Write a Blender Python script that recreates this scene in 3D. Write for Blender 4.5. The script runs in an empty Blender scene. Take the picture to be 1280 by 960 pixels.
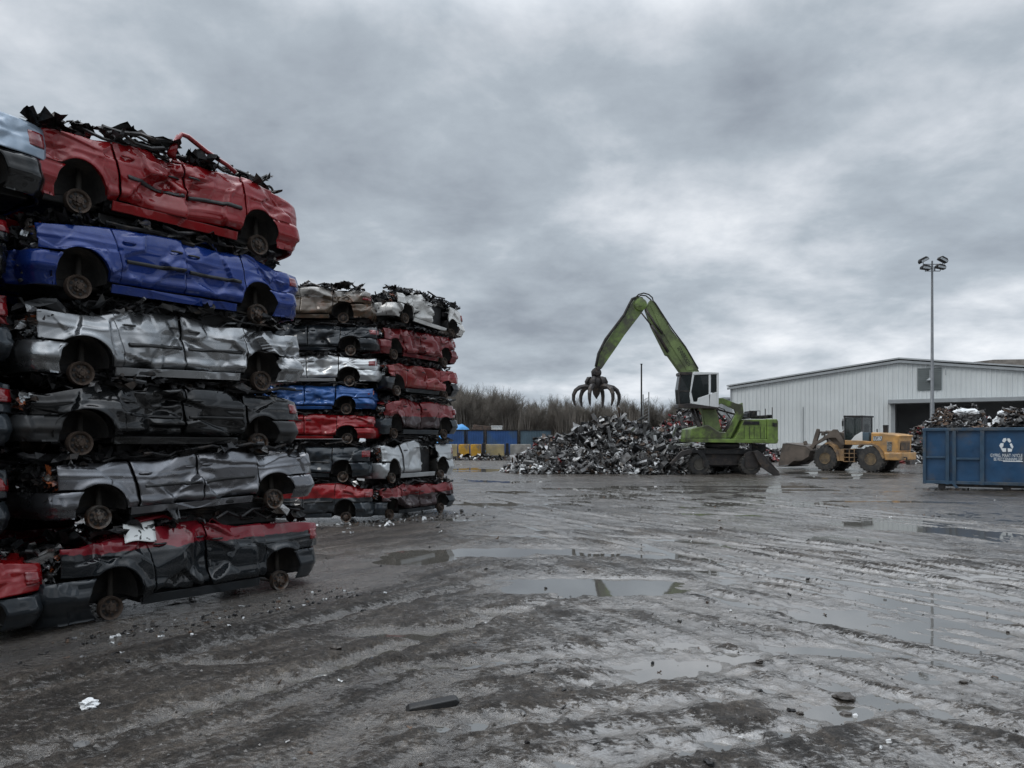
import bpy, bmesh, math, random
import numpy as np
from mathutils import Vector, Matrix
S = bpy.context.scene
COL = S.collection
R = math.radians
# ------------------------------------------------------------------ camera, world, sun, exposure
F, CX, HY, CAMZ = 931.0, 640.0, 550.0, 2.25
cam = bpy.data.objects.new('camera', bpy.data.cameras.new('camera'))
COL.objects.link(cam); S.camera = cam
cam.location = (0, 0, CAMZ); cam.rotation_euler = (R(90), 0, 0)
cam.data.sensor_width = 36; cam.data.lens = F / 1280 * 36
cam.data.shift_y = (HY - 480) / 1280
cam.data.clip_start = .1; cam.data.clip_end = 3000

SUN_EL, SUN_AZ = 42, 250          # azimuth measured clockwise from +Y (camera looks along +Y)
W = bpy.data.worlds.new('World'); S.world = W; W.use_nodes = True
nt = W.node_tree; nt.nodes.clear()
def wn(t, **k):
    n = nt.nodes.new(t)
    for a, b in k.items():
        if a.startswith('i_'): n.inputs[int(a[2:])].default_value = b
        else: setattr(n, a, b)
    return n
def wl(a, b): nt.links.new(a, b)
out = wn('ShaderNodeOutputWorld'); bg = wn('ShaderNodeBackground'); bg.inputs['Strength'].default_value = .1
sky = wn('ShaderNodeTexSky', sky_type='NISHITA', sun_disc=False, sun_elevation=R(SUN_EL), sun_rotation=R(SUN_AZ), air_density=1.0, dust_density=4.0)
tc = wn('ShaderNodeTexCoord'); sep = wn('ShaderNodeSeparateXYZ'); wl(tc.outputs['Generated'], sep.inputs[0])
def m(op, a, b=None, c=None, clamp=False):
    n = wn('ShaderNodeMath', operation=op, use_clamp=clamp)
    for i, v in enumerate((a, b, c)):
        if v is None: continue
        if isinstance(v, (int, float)): n.inputs[i].default_value = v
        else: wl(v, n.inputs[i])
    return n.outputs[0]
zz = m('ADD', m('MAXIMUM', sep.outputs[2], 0.0), .25)
px_ = m('DIVIDE', sep.outputs[0], zz); py_ = m('DIVIDE', sep.outputs[1], zz)
cmb = wn('ShaderNodeCombineXYZ'); wl(px_, cmb.inputs[0]); wl(py_, cmb.inputs[1]); cmb.inputs[2].default_value = 3.7
def noise(vec, scale, detail, rough=.5, dist=0, off=(0, 0, 0)):
    mp = wn('ShaderNodeMapping'); mp.inputs['Location'].default_value = off; wl(vec, mp.inputs[0])
    n = wn('ShaderNodeTexNoise'); n.inputs['Scale'].default_value = scale; n.inputs['Detail'].default_value = detail
    n.inputs['Roughness'].default_value = rough; n.inputs['Distortion'].default_value = dist
    wl(mp.outputs[0], n.inputs['Vector']); return n.outputs['Fac']
nA = noise(cmb.outputs[0], 1.25, 7, .55, .15, (2.1, .4, 0))
nB = noise(cmb.outputs[0], 3.8, 6, .58, .2, (7.2, 3.1, 0))
nC = noise(cmb.outputs[0], .28, 3, .5, 0, (1.2, 8.0, 0))
dens = m('ADD', m('ADD', m('MULTIPLY', nA, .50), m('MULTIPLY', nB, .22)), m('MULTIPLY', nC, .35))
# brighter thin places in the cloud deck
def blob(px, py, r, amt):
    d = Vector(((px - CX) / F, 1, -(py - HY) / F)).normalized()
    vm = wn('ShaderNodeVectorMath', operation='DOT_PRODUCT'); vm.inputs[1].default_value = d
    nrm = wn('ShaderNodeVectorMath', operation='NORMALIZE'); wl(tc.outputs['Generated'], nrm.inputs[0]); wl(nrm.outputs[0], vm.inputs[0])
    k = 1 / (r * r / 2)
    return m('MULTIPLY', m('POWER', 2.718, m('MULTIPLY', m('SUBTRACT', vm.outputs['Value'], 1.0), k)), amt)
for bx_, by_, br, ba in [(930, 260, .05, -.02), (1010, 190, .05, -.02), (880, 250, .16, .035), (1060, 110, .09, -.02), (470, 300, .12, -.04), (530, 20, .16, -.045),
                         (620, 250, .16, .045), (760, 150, .14, .05), (1040, 340, .15, .03), (930, 120, .10, .05), (1180, 250, .12, .03), (380, 60, .2, .02), (60, 60, .25, -.02), (1000, 30, .12, .05), (700, 60, .1, .03), (240, 120, .15, .02), (820, 310, .06, -.03)]:
    dens = m('ADD', dens, blob(bx_, by_, br, ba))
cr = wn('ShaderNodeValToRGB'); wl(dens, cr.inputs[0])
e = cr.color_ramp.elements
e[0].position = .42; e[0].color = (.76, .775, .80, 1)
e[1].position = .665; e[1].color = (.225, .255, .298, 1)
for p_, c_ in ((.46, (.63, .66, .70, 1)), (.507, (.495, .532, .578, 1)), (.56, (.36, .405, .452, 1))):
    q = e.new(p_); q.color = c_
# horizon glow of the thinner cloud at the edge, brighter zenith of an overcast sky
hz = m('POWER', m('SUBTRACT', 1.0, m('MAXIMUM', sep.outputs[2], 0.0), None, True), 9.0)
zen = m('MULTIPLY', m('SMOOTH_MIN', m('MAXIMUM', m('SUBTRACT', sep.outputs[2], .48), 0.0), .5, .1), 4.4)
gain = m('ADD', m('ADD', 1.0, zen), m('MULTIPLY', hz, .22))
vm = wn('ShaderNodeVectorMath', operation='SCALE'); wl(cr.outputs[0], vm.inputs[0]); wl(m('MULTIPLY', gain, 11.5), vm.inputs['Scale'])
mx = wn('ShaderNodeMixRGB', blend_type='MIX'); mx.inputs[0].default_value = .95
wl(sky.outputs[0], mx.inputs[1]); wl(vm.outputs[0], mx.inputs[2])
wl(mx.outputs[0], bg.inputs['Color']); wl(bg.outputs[0], out.inputs[0])

sl = bpy.data.lights.new('sun', 'SUN'); sl.energy = .8; sl.angle = R(25); sl.color = (1, .97, .93)
so = bpy.data.objects.new('sun', sl); COL.objects.link(so)
sd = Vector((math.sin(R(SUN_AZ)) * math.cos(R(SUN_EL)), math.cos(R(SUN_AZ)) * math.cos(R(SUN_EL)), math.sin(R(SUN_EL))))
so.rotation_euler = sd.to_track_quat('Z', 'Y').to_euler()
S.view_settings.view_transform = 'Standard'; S.view_settings.look = 'None'
S.view_settings.exposure = 0.12; S.view_settings.gamma = 1
S.cycles.use_denoising = True; S.cycles.max_bounces = 6; S.cycles.diffuse_bounces = 3; S.cycles.glossy_bounces = 4

# ------------------------------------------------------------------ helpers
def tag(o, label=None, cat=None, group=None, kind=None):
    if label: o['label'] = label
    if cat: o['category'] = cat
    if group: o['group'] = group
    if kind: o['kind'] = kind
    return o
def empty(name, loc, rz=0, **k):
    o = bpy.data.objects.new(name, None); COL.objects.link(o)
    o.empty_display_size = .2; o.location = loc; o.rotation_euler = (0, 0, rz)
    return tag(o, **k)
def mk(name, V, Fc, mat, parent=None, smooth=False, mi=None, bevel=0):
    me = bpy.data.meshes.new(name)
    me.from_pydata([tuple(map(float, v)) for v in V] if not isinstance(V, np.ndarray) else V.tolist(), [], Fc if isinstance(Fc, list) else Fc.tolist())
    for mm in (mat if isinstance(mat, (list, tuple)) else [mat]): me.materials.append(mm)
    if mi is not None: me.polygons.foreach_set('material_index', np.array(mi, dtype=np.int32))
    if smooth: me.polygons.foreach_set('use_smooth', np.ones(len(me.polygons), dtype=bool))
    me.update()
    o = bpy.data.objects.new(name, me); COL.objects.link(o)
    if parent is not None: o.parent = parent
    if bevel:
        b = o.modifiers.new('bevel', 'BEVEL'); b.width = bevel; b.segments = 2; b.limit_method = 'ANGLE'; b.angle_limit = R(40)
        b.harden_normals = False
    return o
class MB:
    def __init__(s): s.v = []; s.f = []; s.m = []
    def add(s, vs, fs, mi=0):
        n = len(s.v); s.v += [tuple(map(float, q)) for q in vs]; s.f += [tuple(n + i for i in f) for f in fs]; s.m += [mi] * len(fs); return s
    def box(s, a, b, mi=0):
        (x0, y0, z0), (x1, y1, z1) = a, b
        x0, x1 = min(x0, x1), max(x0, x1); y0, y1 = min(y0, y1), max(y0, y1); z0, z1 = min(z0, z1), max(z0, z1)
        return s.add([(x0, y0, z0), (x1, y0, z0), (x1, y1, z0), (x0, y1, z0), (x0, y0, z1), (x1, y0, z1), (x1, y1, z1), (x0, y1, z1)],
                     [(0, 3, 2, 1), (4, 5, 6, 7), (0, 1, 5, 4), (1, 2, 6, 5), (2, 3, 7, 6), (3, 0, 4, 7)], mi)
    def prism(s, pts, y0, y1, mi=0, scale1=1.0):      # outline in x,z extruded along y
        a = sum((pts[i][0] * pts[(i + 1) % len(pts)][1] - pts[(i + 1) % len(pts)][0] * pts[i][1]) for i in range(len(pts)))
        if a < 0: pts = pts[::-1]
        n = len(pts); cx = sum(p[0] for p in pts) / n; cz = sum(p[1] for p in pts) / n
        V = [(x, y0, z) for x, z in pts] + [(cx + (x - cx) * scale1, y1, cz + (z - cz) * scale1) for x, z in pts]
        Fs = [tuple(range(n)), tuple(range(2 * n - 1, n - 1, -1))] + [(i, i + n, (i + 1) % n + n, (i + 1) % n) for i in range(n)]
        return s.add(V, Fs, mi)
    def tube(s, P, r, k=8, mi=0, cap=True):
        P = [Vector(p) for p in P]; n = len(P); rr = r if isinstance(r, (list, tuple)) else [r] * n
        V = []; up = None
        for i, p in enumerate(P):
            t = (P[min(i + 1, n - 1)] - P[max(i - 1, 0)]).normalized()
            if up is None: up = Vector((0, 0, 1)) if abs(t.z) < .9 else Vector((1, 0, 0))
            a = t.cross(up).normalized(); b = a.cross(t).normalized(); up = b
            for j in range(k):
                c = 2 * math.pi * j / k
                V.append(p + (a * math.cos(c) + b * math.sin(c)) * rr[i])
        Fs = [(i * k + j, i * k + (j + 1) % k, (i + 1) * k + (j + 1) % k, (i + 1) * k + j) for i in range(n - 1) for j in range(k)]
        if cap: Fs += [tuple(range(k - 1, -1, -1)), tuple((n - 1) * k + j for j in range(k))]
        return s.add(V, Fs, mi)
    def lathe(s, prof, c=(0, 0, 0), k=24, axis='y', mi=0):   # prof: (radius, offset along axis)
        V = []; 
        for r_, o_ in prof:
            for j in range(k):
                a = 2 * math.pi * j / k; p = (r_ * math.cos(a), o_, r_ * math.sin(a)) if axis == 'y' else (r_ * math.cos(a), r_ * math.sin(a), o_)
                V.append((c[0] + p[0], c[1] + p[1], c[2] + p[2]))
        n = len(prof)
        Fs = [(i * k + j, (i + 1) * k + j, (i + 1) * k + (j + 1) % k, i * k + (j + 1) % k) for i in range(n - 1) for j in range(k)]
        if axis != 'y': Fs = [f[::-1] for f in Fs]
        Fs += [tuple(range(k)), tuple((n - 1) * k + j for j in range(k - 1, -1, -1))]
        return s.add(V, Fs, mi)
    def obj(s, name, mat, parent=None, smooth=False, bevel=0, auto=False):
        o = mk(name, s.v, s.f, mat, parent, smooth, s.m if isinstance(mat, (list, tuple)) else None, bevel)
        if auto:
            o.data.polygons.foreach_set('use_smooth', np.ones(len(o.data.polygons), dtype=bool)); o.data.set_sharp_from_angle(angle=R(35))
        return o

# numpy value noise
def hash3(i, j, k, seed):
    n = (i.astype(np.int64) * 73856093) ^ (j.astype(np.int64) * 19349663) ^ (k.astype(np.int64) * 83492791) ^ (seed * 2654435761)
    n = (n ^ (n >> 13)) * 1274126177; n = n ^ (n >> 16)
    return (n & 0xffff) / 65535.0
def vn2(x, y, seed=0):
    i = np.floor(x); j = np.floor(y); u = x - i; v = y - j; u = u * u * (3 - 2 * u); v = v * v * (3 - 2 * v); z = np.zeros_like(i)
    a = hash3(i, j, z, seed); b = hash3(i + 1, j, z, seed); c = hash3(i, j + 1, z, seed); d = hash3(i + 1, j + 1, z, seed)
    return (a * (1 - u) + b * u) * (1 - v) + (c * (1 - u) + d * u) * v
def fbm2(x, y, oct=4, seed=0, gain=.5):
    s = 0; a = 1; t = 0
    for o in range(oct): s = s + a * (vn2(x * 2 ** o + 17.3 * o, y * 2 ** o - 9.1 * o, seed + o) * 2 - 1); t += a; a *= gain
    return s / t
def vn3(P, f, seed):
    x, y, z = P[:, 0] * f, P[:, 1] * f, P[:, 2] * f
    i, j, k = np.floor(x), np.floor(y), np.floor(z); u, v, w = x - i, y - j, z - k
    u, v, w = [q * q * (3 - 2 * q) for q in (u, v, w)]
    r = 0
    for a in (0, 1):
        for b in (0, 1):
            for c in (0, 1):
                r = r + hash3(i + a, j + b, k + c, seed) * (u if a else 1 - u) * (v if b else 1 - v) * (w if c else 1 - w)
    return r * 2 - 1
def smooth01(x): x = np.clip(x, 0, 1); return x * x * (3 - 2 * x)

# pixel of the photograph -> point of a thing's own frame (measuring aid); frame: x to image right, y away, z up
class Frame:
    def __init__(s, O, deg):
        s.O = Vector(O); s.a = R(deg); s.x = Vector((math.cos(s.a), math.sin(s.a), 0)); s.y = Vector((-math.sin(s.a), math.cos(s.a), 0))
    def L(s, px, py, yl=0.0):
        D = Vector(((px - CX) / F, 1, -(py - HY) / F))
        t = (yl + s.O.dot(s.y)) / D.dot(s.y)
        P = D * t - s.O
        return (P.dot(s.x), CAMZ + t * D.z - s.O.z)
    def pts(s, L, yl=0.0): return [s.L(p[0], p[1], yl) for p in L]

# ------------------------------------------------------------------ materials
class NT:
    def __init__(s, name):
        s.mat = bpy.data.materials.new(name); s.mat.use_nodes = True; s.t = s.mat.node_tree; s.b = s.t.nodes['Principled BSDF']
        s.tc = s.t.nodes.new('ShaderNodeTexCoord')
    def n(s, t, **k):
        x = s.t.nodes.new(t)
        for a, b in k.items(): setattr(x, a, b)
        return x
    def link(s, a, b): s.t.links.new(a, b)
    def set(s, sock, v):
        if isinstance(v, (int, float, tuple)): sock.default_value = v if not isinstance(v, tuple) or len(v) != 3 or sock.type != 'RGBA' else (*v, 1)
        else: s.link(v, sock)
    def noise(s, scale, detail=4, rough=.55, dist=0, coord='Object', stretch=None, off=(0, 0, 0)):
        v = s.tc.outputs[coord]
        if stretch or off != (0, 0, 0):
            mp = s.n('ShaderNodeMapping'); mp.inputs['Scale'].default_value = stretch or (1, 1, 1); mp.inputs['Location'].default_value = off; s.link(v, mp.inputs[0]); v = mp.outputs[0]
        x = s.n('ShaderNodeTexNoise'); x.inputs['Scale'].default_value = scale; x.inputs['Detail'].default_value = detail; x.inputs['Roughness'].default_value = rough; x.inputs['Distortion'].default_value = dist
        s.link(v, x.inputs['Vector']); return x.outputs['Fac']
    def ramp(s, v, stops):
        x = s.n('ShaderNodeValToRGB'); s.link(v, x.inputs[0]); el = x.color_ramp.elements
        el[0].position = stops[0][0]; el[0].color = s.c4(stops[0][1]); el[1].position = stops[-1][0]; el[1].color = s.c4(stops[-1][1])
        for p, c in stops[1:-1]: q = el.new(p); q.color = s.c4(c)
        return x.outputs[0]
    @staticmethod
    def c4(c): return (c, c, c, 1) if isinstance(c, (int, float)) else (*c, 1)
    def mix(s, f, a, b, mode='MIX'):
        x = s.n('ShaderNodeMixRGB', blend_type=mode); s.set(x.inputs[0], f)
        for i, v in ((1, a), (2, b)):
            if isinstance(v, tuple): x.inputs[i].default_value = s.c4(v)
            else: s.link(v, x.inputs[i])
        return x.outputs[0]
    def math(s, op, a, b=0.0, clamp=False):
        x = s.n('ShaderNodeMath', operation=op, use_clamp=clamp); s.set(x.inputs[0], a); s.set(x.inputs[1], b); return x.outputs[0]
    def bump(s, h, strength=.3, dist=.02):
        x = s.n('ShaderNodeBump'); x.inputs['Strength'].default_value = strength; x.inputs['Distance'].default_value = dist; s.link(h, x.inputs['Height']); s.link(x.outputs[0], s.b.inputs['Normal'])
    def objz(s):
        q = s.n('ShaderNodeSeparateXYZ'); s.link(s.tc.outputs['Object'], q.inputs[0]); return q.outputs
def simple(name, c, rough=.6, metal=0.0, var=.25, scale=6, c2=None, thr=(.5, .65), bump=0, bscale=20, coat=0, spec=.5):
    t = NT(name); n = t.noise(scale, 5)
    lo = tuple(q * (1 - var) for q in c); hi = tuple(q * (1 + var) for q in c)
    col = t.ramp(n, [(.3, lo), (.7, hi)])
    if c2: col = t.mix(t.ramp(t.noise(scale * .6, 6, .65, off=(4, 2, 7)), [(thr[0], 0), (thr[1], 1)]), col, c2)
    t.link(col, t.b.inputs['Base Color'])
    t.link(t.ramp(t.noise(scale * 2, 4, off=(9, 1, 3)), [(.3, max(.03, rough - .12)), (.7, min(1, rough + .12))]), t.b.inputs['Roughness'])
    t.b.inputs['Metallic'].default_value = metal; t.b.inputs['Coat Weight'].default_value = coat; t.b.inputs['Coat Roughness'].default_value = .08
    t.b.inputs['Specular IOR Level'].default_value = spec
    if bump: t.bump(t.noise(bscale, 5), bump, .02)
    return t.mat
def paint(name, c, metal=.0, rough=.32, c2=None, zs=.6, dirt=.35, rust=0.0, c2m=0.0):
    """weathered car paint: optional second colour above a height, mud film with its own outline, fine scratches"""
    t = NT(name); base = t.ramp(t.noise(1.3, 3), [(.3, tuple(q * .86 for q in c)), (.7, tuple(q * 1.12 for q in c))])
    if c2:
        xyz = t.objz(); e = t.math('ADD', xyz[2], t.math('MULTIPLY', t.math('SUBTRACT', t.noise(3.0, 4), .5), .16))
        f = t.ramp(t.math('SUBTRACT', e, zs - .5), [(.495, 0), (.505, 1)])
        base = t.mix(f, base, c2)
    scr = t.ramp(t.noise(3.2, 8, .75, stretch=(1, 1, 7), dist=.6), [(.62, 0), (.70, 1)])
    base = t.mix(t.math('MULTIPLY', scr, .16), base, (.30, .30, .30))
    d = t.ramp(t.noise(3.4, 8, .75, off=(3, 3, 1)), [(.40, 0), (.80, 1)])
    base = t.mix(t.math('MULTIPLY', d, dirt), base, (.055, .047, .038))
    if rust:
        r_ = t.ramp(t.noise(2.6, 6, .7, off=(8, 1, 2)), [(.5, 0), (.58, 1)]); base = t.mix(t.math('MULTIPLY', r_, rust), base, (.16, .07, .035))
    t.link(base, t.b.inputs['Base Color'])
    t.b.inputs['Metallic'].default_value = metal
    t.link(t.mix(t.math('MULTIPLY', d, min(1, dirt * 1.6)), (rough,) * 3, (.6,) * 3), t.b.inputs['Roughness'])
    t.link(t.math('SUBTRACT', .9, t.math('MULTIPLY', d, .7)), t.b.inputs['Coat Weight']); t.b.inputs['Specular IOR Level'].default_value = .12; t.b.inputs['Coat IOR'].default_value = 1.55; t.b.inputs['Coat Roughness'].default_value = .045
    t.bump(t.math('ADD', t.noise(9, 3), t.math('MULTIPLY', t.noise(60, 2), .06)), .09, .02)
    return t.mat
M = {}
M['rubber'] = simple('rubber', (.02, .02, .02), .75, var=.3, c2=(.06, .052, .043), thr=(.45, .7), bump=.4)
M['black_plastic'] = simple('black plastic', (.016, .017, .018), .45, c2=(.05, .045, .04), thr=(.52, .75), scale=4)
M['grey_plastic'] = simple('grey plastic', (.05, .053, .057), .5, c2=(.08, .07, .06), thr=(.5, .75), scale=4)
M['liner'] = simple('wheel well liner', (.02, .019, .018), .8, c2=(.055, .047, .038), thr=(.45, .7), scale=5, bump=.4)
M['rust'] = simple('rusty steel', (.060, .040, .028), .75, .1, .5, 14, (.045, .033, .026), (.42, .6), .6, 40)
M['hubsteel'] = simple('weathered hub steel', (.11, .10, .09), .55, .5, .5, 16, (.085, .047, .028), (.42, .6), .4, 40)
M['dark'] = simple('dark torn metal', (.018, .018, .019), .5, .4, .5, 5, (.07, .055, .045), (.55, .7), .3, 25)
M['bare'] = simple('bare crumpled metal', (.33, .33, .33), .3, .9, .3, 5, (.09, .07, .055), (.5, .68), .3, 25)
M['white_scrap'] = simple('pale scrap', (.62, .63, .63), .4, .1, .2, 3, (.15, .13, .11), (.55, .7), .3, 12)
M['grey_scrap'] = simple('grey scrap', (.17, .17, .17), .45, .4, .5, 3, (.05, .045, .04), (.5, .68), .3, 12)
M['brown_scrap'] = simple('brown scrap', (.10, .065, .045), .65, .2, .5, 3, (.03, .027, .025), (.5, .68), .3, 12)
M['red_scrap'] = simple('red scrap', (.20, .03, .03), .45, .1, .5, 3, (.05, .03, .03), (.5, .68))
M['tail'] = simple('red lamp lens', (.17, .006, .009), .12, coat=1, var=.3, scale=12)
M['orange'] = simple('amber lens and rust', (.22, .055, .015), .35, var=.6, scale=20, c2=(.05, .03, .03), thr=(.5, .6))
M['lens'] = simple('clear lamp glass', (.35, .37, .38), .12, .5, .5, 14, (.08, .08, .08), (.5, .62), coat=1)
M['glass'] = simple('dark tinted glass', (.008, .012, .012), .08, var=.2, spec=.35); M['glass'].node_tree.nodes['Principled BSDF'].inputs['Alpha'].default_value = .88

# ------------------------------------------------------------------ ground
PUD = [ # x, y, half width, half depth, angle, depth
 (1.02, 11.45, 1.65, .85, 0, .13), (-.15, 14.9, 1.75, .95, 4, .12), (2.2, 14.4, 1.6, .42, -10, .09), (10.2, 18.9, 2.4, 1.0, -38, .13),
 (4.0, 9.35, .62, .50, 0, .11), (-1.35, 8.55, .75, .26, 10, .06), (-1.9, 14.2, 1.0, 1.2, 0, .11), (-2.9, 7.4, .6, .14, 5, .04),
 (.2, 17.3, 1.6, .35, -12, .05), (3.4, 16.8, 1.3, .30, -15, .05), (1.55, 7.35, .8, .5, 25, .022), (5.6, 6.9, .7, .5, -20, .035), (6.5, 8.2, .9, .3, -20, .03),
 (2.6, 6.2, .6, .35, -10, .02), (-.3, 9.6, .45, .18, 0, .04), (2.9, 12.8, .7, .18, -15, .04), (8.2, 12.0, 1.4, .22, -22, .05), (14, 27, 4, .6, -8, .05),
 (4, 30, 4, .7, 4, .04), (-1, 26, 2.2, .8, 0, .05), (9, 36, 5, .8, 3, .04), (0, 40, 4, 1.0, 0, .04), (4.9, 5.6, .5, .3, -30, .025), (3.3, 7.9, .8, .25, -15, .03),
 (20, 44, 5, .9, 0, .04), (-2, 21, 1.4, .6, -10, .05), (6, 22.5, 2.2, .35, -16, .045)]
def height(x, y):
    dist = np.hypot(x, y)
    h = .048 + .045 * fbm2(x * .22, y * .22, 4, 11) 
    # long vehicle tracks: noise stretched along a few bending directions
    for k, (ang, sc, amp, cx, cy, rad) in enumerate([(-60, 1.3, .055, 7, 10, 7), (-56, 1.2, .045, 2.5, 17, 9), (54, 1.6, .035, -3.5, 6.5, 5), (20, 1.6, .04, .8, 5.6, 3), (-62, 1.1, .045, 9, 24, 12), (-50, .9, .04, 4, 36, 24)]):
        a = R(ang); u = (x - cx) * math.cos(a) + (y - cy) * math.sin(a); v = -(x - cx) * math.sin(a) + (y - cy) * math.cos(a)
        v = v + .10 * u * u / rad + .25 * fbm2(u * .3, v * .3, 2, 90 + k)
        msk = np.exp(-((x - cx) ** 2 + (y - cy) ** 2) / (rad * rad)) 
        n = fbm2(u * .45, v * sc * 2.6, 4, 20 + k, .55)
        h += .5 * amp * msk * (np.abs(n) * 2.4 - .5)
    # tyre ruts with lug prints
    for k, (x0, y0, ang, cur, ln) in enumerate([(.7, 6.1, 16, .04, 2.2), (1.6, 5.5, 22, .05, 2.2), (3.4, 6.2, -50, .02, 3), (5.2, 10.6, -60, .015, 6), (6.6, 11.6, -58, .012, 7), (3.0, 14.8, -56, .012, 6), (-2.2, 6.8, 53, .0, 4), (-1.0, 8.2, 55, .0, 4), (8.2, 10.2, -63, .01, 6), (1.2, 21, -60, .01, 9), (7, 25, -60, .008, 10), (11, 20, -66, 0, 9), (4.2, 8.8, -52, .02, 3)]):
        a = R(ang); u = (x - x0) * math.cos(a) + (y - y0) * math.sin(a); v = -(x - x0) * math.sin(a) + (y - y0) * math.cos(a) - cur * u * u
        v = v + .12 * (vn2(u * .7, u * 0 + k, 40 + k) - .5)
        end = smooth01((ln - np.abs(u)) / .8)
        for off in (-.0, 1.55):
            w = v - off; prof = -.034 * np.exp(-(w / .17) ** 2) + .030 * np.exp(-((np.abs(w) - .27) / .07) ** 2)
            lug = .012 * np.sign(np.sin(u * 21 + np.abs(w) * 16)) * np.exp(-(w / .2) ** 4) * (dist < 14)
            h += end * (prof + lug) * (.55 + .9 * vn2(u * 1.3, w * 2, 60 + k))
    # ground lies lower (flooded film) right of the stacks, in patches
    fl = fbm2(x * .55 + 4, y * .9 + 2, 4, 71); h -= .040 * smooth01((x + .6 + .12 * (y - 10)) / 2.0) * smooth01(.55 + fl * 1.5) * (dist < 70)
    # clods and churned lumps
    near = np.exp(-(dist / 22) ** 2)
    lum = fbm2(x * 2.3, y * 2.3, 4, 5); h += near * .034 * np.maximum(lum, -.3)
    lum2 = fbm2(x * 6 + .6 * lum, y * 6, 4, 6, .62); h += near * .030 * lum2 * smooth01(.75 + lum * 1.6)
    lum3 = np.maximum(fbm2(x * 20, y * 20, 2, 9) - .25, 0); h += np.exp(-(dist / 11) ** 2) * .040 * lum3
    # dry side in front of the stacks, level bed under them
    bank = smooth01((-(x) - y * .06 + .2) / 2.5) * smooth01((30 - y) / 10); h += .018 * bank
    for (px, py, hw, hd, ang, dep) in PUD:
        a = R(ang); u = ((x - px) * math.cos(a) + (y - py) * math.sin(a)) / hw; v = (-(x - px) * math.sin(a) + (y - py) * math.cos(a)) / hd
        r2 = u * u + v * v
        sel = r2 < 6
        ed = np.zeros_like(r2); ed[sel] = .32 * fbm2(x[sel] * 1.9, y[sel] * 1.9 * 1.5, 4, 33)
        msk = smooth01(1.35 - np.sqrt(r2) + ed)
        h = h * (1 - msk * .85) - dep * .55 * smooth01(1.12 - np.sqrt(r2) * 1.0 + ed)
    for (ax, ay, bx, by, rr_) in ((-7.6, 5.6, -3.3, 12.2, 1.5), (-7.5, 20.6, -4.0, 20.6, 1.5), (-4.0, 21.0, -2.0, 23.6, 1.5)):
        t = np.clip(((x - ax) * (bx - ax) + (y - ay) * (by - ay)) / ((bx - ax) ** 2 + (by - ay) ** 2), 0, 1); q_ = np.hypot(x - ax - t * (bx - ax), y - ay - t * (by - ay))
        k = smooth01((rr_ + .6 - q_) / .8); h = h * (1 - k) + k * (.012 + .25 * (h - .03))
    h = np.where(dist > 70, np.maximum(h, .015), h)
    return np.maximum(h, -.09)
def axis_pts(lo, hi, s, g, far):
    a = list(np.arange(lo, hi, s)); q = s
    while a[-1] < far: q *= g; a.append(a[-1] + q)
    q = s; b = [a[0]]
    while b[-1] > -far: q *= g; b.append(b[-1] - q)
    return np.array(b[1:][::-1] + a)
gx = axis_pts(-6.5, 9.5, .028, 1.03, 900); gy = axis_pts(4.4, 12.5, .028, 1.014, 1500)
gy = gy[(gy > -300)]
GX, GY = np.meshgrid(gx, gy, indexing='ij'); H = height(GX.ravel(), GY.ravel())
def grid_faces(nx, ny, flip=False):
    i = np.arange(nx - 1)[:, None] * ny + np.arange(ny - 1)[None, :]; i = i.ravel()
    f = np.stack([i, i + ny, i + ny + 1, i + 1], 1)
    return f[:, ::-1] if flip else f
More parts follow.
